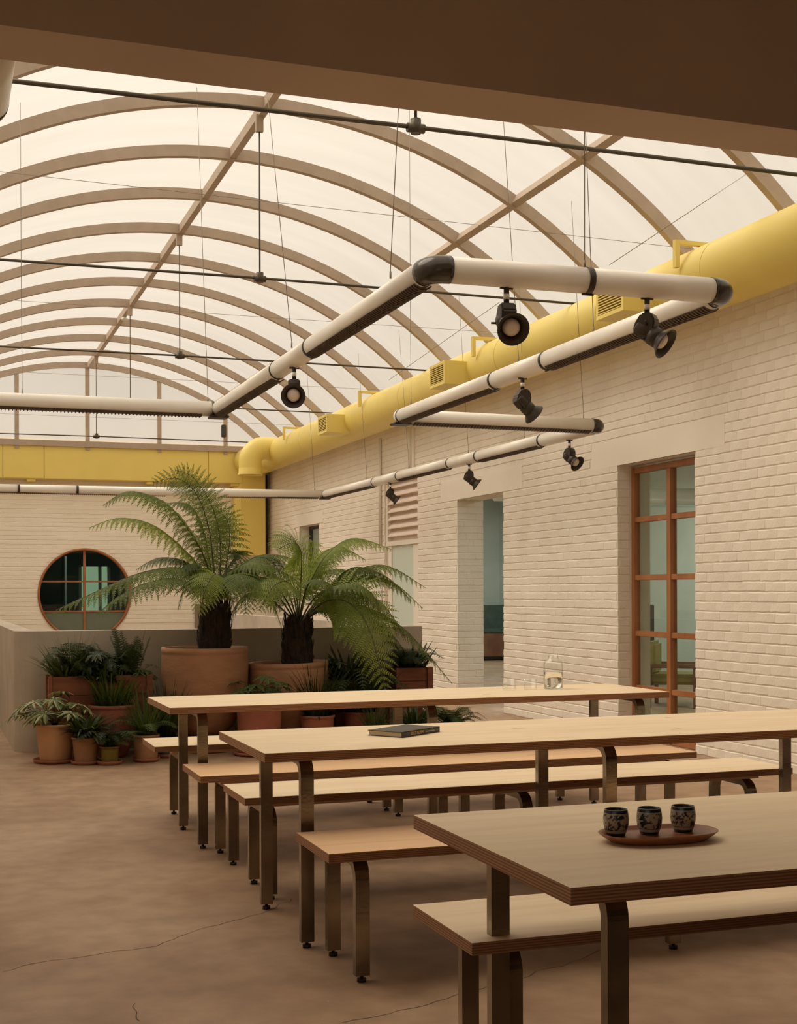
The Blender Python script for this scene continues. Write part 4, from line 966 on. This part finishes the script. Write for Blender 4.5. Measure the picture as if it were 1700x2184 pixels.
# --- tree fern A
fa = make_pot('potted_tree_fern', (2.125, YF, .135), .355, .17, .725, 'terra', 'tall tree fern in the largest round terracotta pot, left of the other tree fern', 'potted plant', bulge=.085, rim=.05, wall=.03)
locA = Vector(fa.location); ca = atY(460, 1300, YF)
tree_trunk(fa, atY(457, 1390, YF)-locA, ca-locA+Vector((0, 0, .03)), .145, .120, 3)
def PA(*pp): return [ca+Vector((0, 0, -.02))]+[atY(x_, y_, YF+dy) for (x_, y_, dy) in pp]
A = [
 (PA((456, 1215, 0), (446, 1130, 0), (420, 1055, .0), (378, 1020, .05), (325, 1030, .1)), .31, 31, 14, 'fern', .35, (.15, -1, .2)),
 (PA((470, 1215, .05), (468, 1140, .08), (450, 1075, .08), (412, 1018, .05), (372, 1002, 0)), .30, 31, 14, 'fern', .35, (0, -1, .2)),
 (PA((445, 1215, -.05), (410, 1140, -.08), (350, 1072, -.1), (275, 1048, -.12), (220, 1078, -.12)), .44, 34, 14, 'fern', .85, None),
 (PA((440, 1235, .05), (400, 1180, .05), (330, 1122, .05), (255, 1105, .08), (190, 1126, .1)), .40, 32, 13, 'fern_light', 1.1, None),
 (PA((432, 1250, -.1), (385, 1212, -.2), (300, 1222, -.28), (205, 1262, -.33), (118, 1302, -.35)), .50, 38, 14, 'fern', .9, None),
 (PA((425, 1262, -.2), (375, 1235, -.35), (310, 1245, -.45), (250, 1275, -.52), (205, 1312, -.55)), .42, 30, 13, 'fern', .9, None),
 (PA((430, 1240, .1), (400, 1200, .15), (340, 1190, .2), (290, 1215, .22)), .34, 28, 12, 'leaf_mid', .8, None),
 (PA((450, 1215, .15), (430, 1120, .2), (400, 1075, .22), (340, 1075, .25)), .36, 28, 12, 'leaf_mid', .7, None),
 (PA((480, 1245, -.1), (520, 1205, -.2), (575, 1205, -.3), (650, 1250, -.35)), .42, 32, 13, 'fern', .75, None),
 (PA((485, 1255, -.15), (530, 1235, -.35), (570, 1260, -.5), (600, 1335, -.55)), .42, 30, 13, 'fern_light', .7, None),
 (PA((478, 1255, -.2), (500, 1225, -.4), (520, 1245, -.6), (525, 1310, -.7)), .38, 28, 13, 'fern', .6, (0, -.7, .8)),
 (PA((470, 1262, -.2), (460, 1225, -.4), (440, 1250, -.6), (425, 1310, -.65)), .36, 28, 13, 'fern_light', .6, (0, -.7, .8)),
 (PA((480, 1240, .15), (540, 1190, .25), (600, 1185, .35), (665, 1210, .4)), .38, 30, 12, 'fern', .7, None),
 (PA((478, 1230, .1), (490, 1150, .15), (482, 1105, .15), (455, 1085, .1)), .30, 26, 12, 'fern', .5, (0, -1, .2)),
 (PA((455, 1255, -.1), (430, 1215, -.2), (400, 1205, -.25), (360, 1240, -.3)), .30, 24, 12, 'leaf_mid', .7, None),
 (PA((470, 1250, .2), (510, 1225, .45), (560, 1250, .6), (590, 1310, .65)), .40, 28, 12, 'fern', .7, None),
 (PA((472, 1240, 0), (500, 1190, .0), (508, 1180, -.05), (520, 1230, -.1)), .26, 24, 12, 'leaf_mid', .5, None),
 (PA((440, 1270, .1), (420, 1240, .15), (395, 1250, .2), (380, 1300, .2)), .28, 24, 12, 'fern', .7, None),
]
for i, (P, w, n, d, mt, dr_, fc) in enumerate(A): add_frond(fa, P, w*.72, int(n*.84), d+2, mt, 100+i, dr_, .16, .009, face=fc)
# --- tree fern B
fb = make_pot('potted_tree_fern', (2.845, YF-.03, .10), .335, .17, .625, 'terra', 'tree fern in the shorter wide terracotta pot, right of the taller tree fern', 'potted plant', bulge=.075, rim=.05, wall=.03, tilt=radians(-1.5))
locB = Vector(fb.location); cb = atY(642, 1330, YF)
tree_trunk(fb, atY(638, 1420, YF)-locB, cb-locB+Vector((0, 0, .02)), .135, .118, 5)
def PB(*pp): return [cb+Vector((0, 0, -.02))]+[atY(x_, y_, YF+dy) for (x_, y_, dy) in pp]
B = [
 (PB((650, 1240, 0), (652, 1180, -.05), (636, 1158, -.15), (600, 1172, -.3)), .40, 34, 11, 'fern_light', .55, (.3, -.7, .5)),
 (PB((668, 1250, 0), (708, 1185, 0), (765, 1152, 0), (845, 1178, 0)), .40, 36, 11, 'fern_light', .65, None),
 (PB((690, 1275, .1), (750, 1228, .15), (830, 1212, .2), (915, 1262, .2)), .36, 34, 11, 'fern', .6, None),
 (PB((700, 1290, -.05), (785, 1298, -.15), (870, 1350, -.25), (968, 1468, -.35)), .42, 40, 11, 'fern', .75, None),
 (PB((700, 1285, -.2), (755, 1290, -.45), (795, 1350, -.62), (825, 1480, -.75)), .46, 36, 12, 'fern_light', .3, (-.2, -1, .3)),
 (PB((700, 1280, .1), (770, 1235, .1), (840, 1245, .1), (908, 1305, .1)), .34, 32, 10, 'fern_light', .65, None),
 (PB((620, 1260, 0), (575, 1210, .0), (520, 1205, .0), (455, 1240, .0)), .34, 32, 10, 'fern', .55, None),
 (PB((615, 1275, -.1), (580, 1235, -.2), (540, 1235, -.3), (490, 1300, -.35)), .32, 30, 10, 'fern', .5, None),
 (PB((640, 1270, -.2), (620, 1240, -.4), (590, 1250, -.6), (560, 1300, -.7)), .32, 28, 10, 'fern_light', .5, (0, -.7, .8)),
 (PB((690, 1300, .2), (730, 1290, .4), (770, 1305, .5), (800, 1338, .6)), .30, 28, 9, 'fern_light', .5, None),
 (PB((665, 1260, .2), (700, 1225, .4), (740, 1220, .5), (800, 1260, .6)), .32, 28, 9, 'fern', .5, None),
 (PB((630, 1250, .2), (600, 1195, .35), (560, 1185, .45), (530, 1215, .5)), .30, 28, 9, 'leaf_mid', .5, None),
 (PB((680, 1275, -.2), (740, 1250, -.4), (790, 1260, -.5), (830, 1320, -.6)), .32, 30, 10, 'fern', .55, None),
 (PB((705, 1300, .1), (790, 1320, .1), (850, 1370, .1), (900, 1460, .0)), .36, 32, 10, 'leaf_mid', .7, None),
 (PB((655, 1275, -.2), (672, 1240, -.35), (700, 1245, -.5), (735, 1290, -.55)), .28, 26, 9, 'fern', .5, None),
 (PB((700, 1290, -.1), (760, 1265, -.2), (820, 1290, -.3), (870, 1365, -.35)), .36, 32, 9, 'fern', .8, None),
 (PB((600, 1270, .1), (555, 1225, .15), (510, 1225, .2), (470, 1280, .2)), .36, 30, 9, 'fern', .7, None),
 (PB((600, 1290, 0), (560, 1262, .05), (520, 1275, .1), (490, 1330, .1)), .34, 26, 9, 'fern', .5, None),
 (PB((700, 1270, 0), (760, 1215, 0), (830, 1235, 0), (885, 1290, .0)), .34, 30, 9, 'fern', .6, None),
 (PB((665, 1240, .1), (690, 1190, .15), (735, 1170, .2), (790, 1200, .2)), .34, 30, 9, 'fern_light', .6, None),
]
for i, (P, w, n, d, mt, dr_, fc) in enumerate(B): add_frond(fb, P, w*.82, int(n*.84), d+5, mt, 200+i, dr_*1.25, .18, .0085, face=fc)
# low stands under the two big pots
for x_, r_, h_, lb in ((2.125, .24, .10, 'low stand hidden under the largest terracotta pot'), (2.845, .22, .10, 'low stand hidden under the shorter wide pot')):
    mb = MB(); mb.lathe([(.001, 0), (r_, 0), (r_, h_-.002), (.001, h_-.002)], 24); o = mb.build('pot_stand', M['darkgrey']); o.location = (x_, YF, 0); tag(o, lb, 'stand')
saucer((2.125, YF, .10), .26, 'terracotta saucer under the largest terracotta pot')

def leaves_fern(root, n, L_, seed, mat='leaf_dark', top=None, spread=.8, up=.9, npairs=16, detail=4, w=.11, droop=.25):
    """rosette of small arching fronds, each a part"""
    r = random.Random(seed); base = Vector((0, 0, top))
    for i in range(n):
        a = 2*pi*i/n+r.uniform(-.3, .3); d = Vector((cos(a), sin(a), 0)); l = L_*r.uniform(.7, 1.15); e = r.uniform(.45, 1.0)*up; s_ = spread*r.uniform(.7, 1.2)
        P = [base+d*.01, base+d*l*s_*.3+Vector((0, 0, l*e*.55)), base+d*l*s_*.7+Vector((0, 0, l*e*.72)), base+d*l*s_*1.05+Vector((0, 0, l*e*.45))]
        frond(P, w*l/L_, npairs, detail, .12, .0025, droop, seed*50+i).build('frond', [M[mat], M['stem']], root)
def leaves_spear(root, n, L_, seed, mat='leaf_dark', top=0.0, cx=0, cy=0, rad=.06, w=.05):
    r = random.Random(seed)
    for i in range(n):
        a = r.uniform(0, 6.28); b = Vector((cx+rad*cos(a)*r.random(), cy+rad*sin(a)*r.random(), top)); l = L_*r.uniform(.6, 1); lean = Vector((cos(a), sin(a), 0))*l*r.uniform(.05, .45)
        P = [b, b+lean*.3+Vector((0, 0, l*.4)), b+lean*.7+Vector((0, 0, l*.75)), b+lean+Vector((0, 0, l))]
        frond(P, w, 18, 3, .1, .0022, .1, seed*60+i).build('frond', [M[mat], M['stem']], root)
def leaves_grass(root, n, L_, seed, mat='grass', top=0.0, rad=.08, w=.0045, droop=1.3, name='blades'):
    r = random.Random(seed); mb = MB()
    for i in range(n):
        a = r.uniform(0, 6.28); rr = rad*sqrt(r.random()); d = Vector((cos(a)*r.uniform(.05, .7), sin(a)*r.uniform(.05, .7), 1))
        blade(mb, (rr*cos(a), rr*sin(a), top), d, L_*r.uniform(.55, 1.1), w*r.uniform(.7, 1.3), droop*r.uniform(.4, 1.3))
    o = mb.build(name, M[mat], root); o['kind'] = 'stuff'; return o
def leaves_broad(root, n, L_, seed, mats=('leaf_mid',), top=0.0, R_=.10, bias=(0, 0), spread=.8):
    r = random.Random(seed)
    for i in range(n):
        a = r.uniform(0, 6.28); l = L_*r.uniform(.5, 1.1); tip = Vector((cos(a)*l*spread+bias[0]*r.random(), sin(a)*l*spread+bias[1]*r.random(), top+l*r.uniform(.25, 1.0)))
        mb = MB(); mb.tube([Vector((0, 0, top-.02)), tip*.5+Vector((0, 0, (top+l*.5)*.5)), tip], .0025, 5, mi=1)
        palmate(mb, tip, (tip.x*.8, tip.y*.8, .8*abs(tip.z)+.2), R_*r.uniform(.7, 1.15), 7, r, 0, 2 if len(mats) > 1 else None)
        mb.build('leaf', [M[mats[0]], M['stem'], M[mats[-1]]], root)
def leaves_lance(root, n, L_, seed, mat='leaf_dark', top=0.0, rad=.05, w=.018, droop=.9, up=1.0):
    r = random.Random(seed)
    for i in range(n):
        a = 2*pi*i/n+r.uniform(-.4, .4); mb = MB(); d = Vector((cos(a)*r.uniform(.3, 1), sin(a)*r.uniform(.3, 1), up*r.uniform(.6, 1.2)))
        blade(mb, (rad*cos(a)*r.random(), rad*sin(a)*r.random(), top), d, L_*r.uniform(.6, 1.1), w*r.uniform(.7, 1.2), droop*r.uniform(.5, 1.3), 7)
        mb.build('leaf', M[mat], root)

# front row of pots
def px_at(px, Y): return atY(px, 1600, Y).x
Yp = 10.55
x1 = px_at(119, 10.62)
saucer((x1, 10.62, 0), .175, 'large terracotta saucer under the pale pot at far left')
p1 = make_pot('potted_plant', (x1, 10.62, .014), .148, .118, .285, 'terra_pale', 'pale terracotta pot with a large variegated palmate plant, leftmost of the front row', bulge=.004, rim=.02, wall=.015)
leaves_broad(p1, 20, .22, 11, ('leaf_mid', 'varieg'), .28, .125, (-.10, -.05), .95)
leaves_broad(p1, 8, .25, 12, ('varieg', 'leaf_mid'), .30, .12, (-.16, -.06), .9)
x2 = px_at(183, 10.42)
saucer((x2, 10.42, 0), .115, 'terracotta saucer under the second pot of the front row')
p2 = make_pot('potted_plant', (x2, 10.42, .014), .103, .082, .195, 'terra', 'orange terracotta pot with a dark glossy bushy plant, second from left in the front row', rim=.02, wall=.012)
leaves_lance(p2, 80, .31, 13, 'leaf_dark', .19, .05, .021, 1.1); leaves_lance(p2, 16, .24, 14, 'leaf_mid', .19, .05, .02, .9)
x3 = px_at(234, 10.33)
saucer((x3, 10.33, 0), .098, 'small terracotta saucer under the olive pot')
p3 = make_pot('potted_plant', (x3, 10.33, .014), .070, .062, .125, 'olive', 'small olive-yellow glazed pot with a low fern', rim=.012, wall=.01)
leaves_fern(p3, 20, .28, 15, 'leaf_dark', .115, 1.0, .85, 14, 4, .085); leaves_fern(p3, 7, .22, 16, 'leaf_mid', .115, 1.1, .7, 14, 4, .085)
x4 = px_at(312, 10.42)
saucer((x4, 10.42, 0), .105, 'terracotta saucer under the pot beside the farthest bench end')
p4 = make_pot('potted_plant', (x4, 10.42, .014), .098, .086, .195, 'terra', 'terracotta pot of tall grassy leaves by the end of the farthest bench', rim=.02, wall=.012)
leaves_grass(p4, 140, .46, 17, 'grass', .17, .06, .004, 1.0); leaves_fern(p4, 9, .26, 18, 'leaf_mid', .18, 1.1, .8, 16, 4, .085)
x5 = px_at(356, 10.62)
saucer((x5, 10.62, 0), .10, 'saucer under the dark grey pot behind the bench')
p5 = make_pot('potted_plant', (x5, 10.62, .014), .092, .082, .155, 'greypot', 'dark grey pot with dark strappy leaves, partly behind the farthest bench', rim=.015, wall=.012)
leaves_grass(p5, 150, .48, 19, 'leaf_dark', .14, .06, .007, .9); leaves_lance(p5, 14, .3, 20, 'leaf_dark', .14, .05, .016, .9)
x6 = px_at(240, 10.80)
p6 = make_pot('potted_plant', (x6, 10.80, 0), .185, .105, .42, 'terra_red', 'wide dark red terracotta pot with upright grassy leaves, behind the front row', bulge=.03, rim=.03, wall=.018)
leaves_grass(p6, 280, .34, 21, 'grass', .39, .13, .006, .9); leaves_lance(p6, 24, .30, 22, 'leaf_mid', .39, .12, .012, .9)
x7 = px_at(553, 10.52)
saucer((x7, 10.52, 0), .215, 'terracotta saucer under the straight red pot behind the tables')
p7 = make_pot('potted_plant', (x7, 10.52, .014), .185, .165, .44, 'terra_red', 'straight-sided red terracotta pot with palmate leaves, in front of the wide pot', rim=.02, wall=.018)
leaves_broad(p7, 28, .20, 23, ('leaf_mid',), .42, .095, (0, -.05), 1.0)
x8 = px_at(677, 10.55)
p8 = make_pot('potted_plant', (x8, 10.55, 0), .14, .12, .30, 'terra_red', 'red terracotta pot with long dark grassy leaves right of the palmate plant', rim=.02, wall=.015)
leaves_grass(p8, 240, .52, 24, 'leaf_dark', .27, .09, .006, 1.1); leaves_lance(p8, 20, .25, 25, 'leaf_dark', .27, .09, .02, 1.4)
p9 = make_pot('potted_plant', (px_at(770, 10.75), 10.75, 0), .15, .12, .30, 'terra_red', 'dark pot of leafy shrubs behind the hanging fern frond', rim=.02, wall=.015)
leaves_lance(p9, 110, .46, 26, 'leaf_dark', .27, .10, .022, .8); leaves_grass(p9, 90, .5, 27, 'grass', .27, .1, .005, .9)
leaves_fern(p9, 20, .5, 41, 'leaf_dark', .28, .9, 1.1, 18, 4, .11)
p9b = make_pot('potted_plant', (px_at(745, 11.05), 11.05, .28), .14, .11, .26, 'terra_red', 'raised dark pot of leafy shrubs against the low wall, right of the wide pot', rim=.02, wall=.015)
leaves_lance(p9b, 110, .36, 42, 'leaf_dark', .24, .10, .024, .9); leaves_broad(p9b, 22, .26, 45, ('leaf_dark',), .24, .10)
mb = MB(); mb.box(-.15, .15, -.12, .12, 0, .278, bev=.004); o = mb.build('plant_stand', M['woodred']); o.location = (px_at(745, 11.05), 11.05, 0); tag(o, 'wooden block stand under the raised pot of shrubs', 'stand')
p11 = make_pot('potted_plant', (px_at(885, 10.35), 10.35, 0), .11, .09, .20, 'terra', 'terracotta pot with a dark low plant under the farthest table, beside its middle leg', rim=.02, wall=.012)
leaves_lance(p11, 80, .30, 28, 'leaf_dark', .18, .07, .015, 1.0)
p12 = make_pot('potted_plant', (px_at(962, 10.45), 10.45, 0), .10, .08, .14, 'terra', 'small bright green fern at the right end of the plant group', rim=.02, wall=.012)
leaves_fern(p12, 24, .34, 29, 'leaf_mid', .12, .95, .9, 18, 4, .08, .3); leaves_fern(p12, 8, .3, 43, 'leaf_dark', .12, .8, 1.0, 18, 4, .08)
p13 = make_pot('potted_plant', (px_at(800, 10.35), 10.35, 0), .10, .08, .17, 'terra', 'low pot with strappy green leaves left of the table middle leg', rim=.02, wall=.012)
leaves_grass(p13, 90, .30, 30, 'grass', .15, .06, .006, .9)

def crate(name, loc, w, d, z0, z1, label, legs=True, boards=3):
    r = tag(empty(name, loc), label, 'planter'); hgt = (z1-z0)/boards
    for k in range(boards):
        a = z0+k*hgt+.002; b = z0+(k+1)*hgt-.002
        for (X0, X1, Y0, Y1) in ((-w/2, w/2, -d/2, -d/2+.022), (-w/2, w/2, d/2-.022, d/2), (-w/2, -w/2+.022, -d/2+.023, d/2-.023), (w/2-.022, w/2, -d/2+.023, d/2-.023)):
            mb = MB(); mb.box(X0, X1, Y0, Y1, a, b, bev=.002); mb.build('plank', M['woodred'], r)
    if legs:
        for sx in (-1, 1):
            for sy in (-1, 1):
                mb = MB(); x_ = sx*(w/2-.0); y_ = sy*(d/2-.0); mb.box(x_-.026*(sx > 0)-(.026 if sx < 0 else -.0)+(.0), x_+.026 if sx > 0 else x_, y_-.02, y_+.02, 0, z1); mb.build('leg', M['woodred'], r)
    mb = MB(); mb.box(-w/2+.022, w/2-.022, -d/2+.022, d/2-.022, z0+.01, z1-.05); mb.build('soil', M['soil'], r)
    return r
xa, xb = atY(108, 1442, 10.95).x, atY(316, 1442, 10.95).x
cr = crate('planter_box', ((xa+xb)/2+.005, 11.03, 0), xb-xa, .26, .18, .648, 'raised red-brown timber planter box full of ferns against the low wall, at left')
def sub(root, dx_, dy_, z, fn, nm, *a, **k):
    before = set(root.children); fn(root, *a, top=0.0, **k)
    for o in set(root.children)-before: o.location = (dx_, dy_, z)
zt_ = .60
sub(cr, -.28, 0, zt_, leaves_lance, '', 90, .36, 31, 'leaf_mid', rad=.08, w=.012, droop=.9)
sub(cr, -.20, 0, zt_, leaves_fern, '', 22, .40, 32, 'leaf_dark', spread=.6, up=1.05, npairs=18, detail=4, w=.10)
sub(cr, -.22, 0, zt_, leaves_grass, '', 60, .42, 33, 'grass', rad=.06, w=.004, droop=.3)
sub(cr, .02, 0, zt_, leaves_broad, '', 34, .22, 34, ('leaf_dark',), R_=.11)
sub(cr, .10, 0, zt_, leaves_fern, '', 20, .36, 35, 'leaf_dark', spread=.6, up=1.1, npairs=16, detail=4, w=.10)
sub(cr, .26, 0, zt_, leaves_spear, '', 14, .44, 36, 'leaf_dark', rad=.08, w=.07)
sub(cr, .32, -.03, zt_, leaves_broad, '', 20, .14, 37, ('leaf_mid',), R_=.07)
sub(cr, .0, -.02, zt_, leaves_lance, '', 120, .20, 38, 'leaf_dark', rad=.22, w=.02, droop=1.2)
xc, xd = atY(846, 1430, 10.9).x, atY(912, 1430, 10.9).x
cr2 = crate('planter_box', ((xc+xd)/2, 10.98, 0), xd-xc, .26, .30, .655, 'dark red timber planter at the right end of the low wall', True, 3)
sub(cr2, -.02, 0, .62, leaves_fern, '', 26, .40, 39, 'leaf_dark', spread=.8, up=.8, npairs=18, detail=4, w=.10)
sub(cr2, .02, 0, .62, leaves_lance, '', 60, .30, 44, 'leaf_dark', rad=.12, w=.02, droop=.9)
sub(cr2, 0, 0, .62, leaves_fern, '', 9, .34, 40, 'leaf_mid', spread=.8, up=.8, npairs=18, detail=4, w=.10)

# ------------------------------------------------------------------ small things on the walls and in the rooms
ext = tag(empty('fire_extinguisher', (5.70, 17.25, .95)), 'red and white fire extinguisher sign board partly hidden behind the fern', 'sign')
mb = MB(); mb.box(.06, .078, -.09, .09, -.05, .62); mb.build('sign_board', M['white'], ext)
mb = MB(); mb.box(.054, .06, -.07, .0, .02, .22); mb.box(.054, .06, .01, .07, .10, .24); mb.build('red_panel', M['red'], ext)
ext.name = 'safety_sign'
mb = MB(); mb.box(4.42, 4.66, 23.70, 23.752, .55, 1.10, bev=.005); tag(mb.build('wall_vent', new_mat('brown_vent', (.28, .20, .15), .6)), 'brown wall vent on the back wall behind the tree fern trunk', 'vent')
mb = MB(); c = atX(475, 912, 4.88); mb.box(4.84, 4.92, YG-.12, YG-.03, 4.08, 4.30, bev=.01); tag(mb.build('sensor_box', M['darkgrey']), 'small dark sensor on the rightmost gable post', 'sensor')
mb = MB(); bm = bmesh.new(); bmesh.ops.create_uvsphere(bm, u_segments=16, v_segments=10, radius=.05); bmesh.ops.scale(bm, vec=(1, 1, .5), verts=bm.verts[:]); bmesh.ops.translate(bm, vec=(2.54, 18.9, ZA-.03), verts=bm.verts[:]); mb.bm(bm, 0, True)
tag(mb.build('smoke_detector', M['white']), 'white smoke detector under the ridge of the vault', 'smoke detector')

# yellow armchair, cabinet, side table, duct and strip lamps seen through the glazed door
M['yfab'] = noise_mat('mustard_upholstery', (.30, .235, .07), (.25, .195, .06), 8, .85)
ch_ = tag(empty('armchair', (7.98, 13.25, 0), radians(52)), 'yellow-green armchair with wooden arms seen through the glazed timber door', 'armchair')
mb = MB(); mb.box(-.34, .34, -.34, .30, .30, .44, bev=.04); mb.build('seat', M['yfab'], ch_)
mb = MB(); mb.box(-.34, .34, .22, .36, .42, .86, bev=.04); mb.build('backrest', M['yfab'], ch_)
for sx in (-1, 1):
    mb = MB(); mb.box(sx*.38-.03, sx*.38+.03, -.36, .34, .52, .57, bev=.008); mb.build('armrest', M['brownwood'], ch_)
    for sy in (-.32, .30):
        mb = MB(); mb.box(sx*.37-.025, sx*.37+.025, sy-.025, sy+.025, 0, .53); mb.build('leg', M['brownwood'], ch_)
ch_.scale = (.82, .82, .86)
mb = MB(); mb.box(8.9, 9.5, 16.3, 16.8, 0, 1.12, bev=.01); tag(mb.build('cabinet', M['darkgrey']), 'dark cabinet behind the yellow-green armchair, through the glazed door', 'cabinet')
mb = MB(); mb.tube([(6.6, 15.2, 2.55), (10.5, 15.2, 2.55)], .11, 24); tag(mb.build('ventilation_pipe', M['white']), 'silver-white round pipe under the inner room ceiling, seen through the top panes', 'pipe')
mb = MB(); mb.box(7.2, 7.7, 11.0, 11.3, 0, .42, bev=.005); tag(mb.build('low_box', M['brownwood']), 'low brown box on the floor inside the glazed door', 'box')
bq = tag(empty('banquette', (10.3, 23.4, 0)), 'long green banquette with a wooden base, deep in the room behind the tall doorway', 'sofa')
mb = MB(); mb.box(-1.8, .25, -.35, .3, .08, .52, bev=.01); mb.build('base', M['brownwood'], bq)
mb = MB(); mb.box(-1.8, .25, .1, .3, .52, 1.05, bev=.02); mb.build('backrest', M['sofa'], bq)
mb = MB(); mb.box(-1.8, .25, -.36, .12, .52, .60, bev=.02); mb.build('seat_cushion', M['sofa'], bq)
for i, y_ in enumerate((11.5, 16.5, 21.5)):
    mb = MB(); mb.box(7.7, 9.1, y_-.06, y_+.06, 3.05, 3.2); tag(mb.build('strip_lamp', M['tubelight']), ('nearest', 'middle', 'farthest')[i]+' ceiling strip lamp of the inner room', 'lamp', 'strip lamps in the inner room')
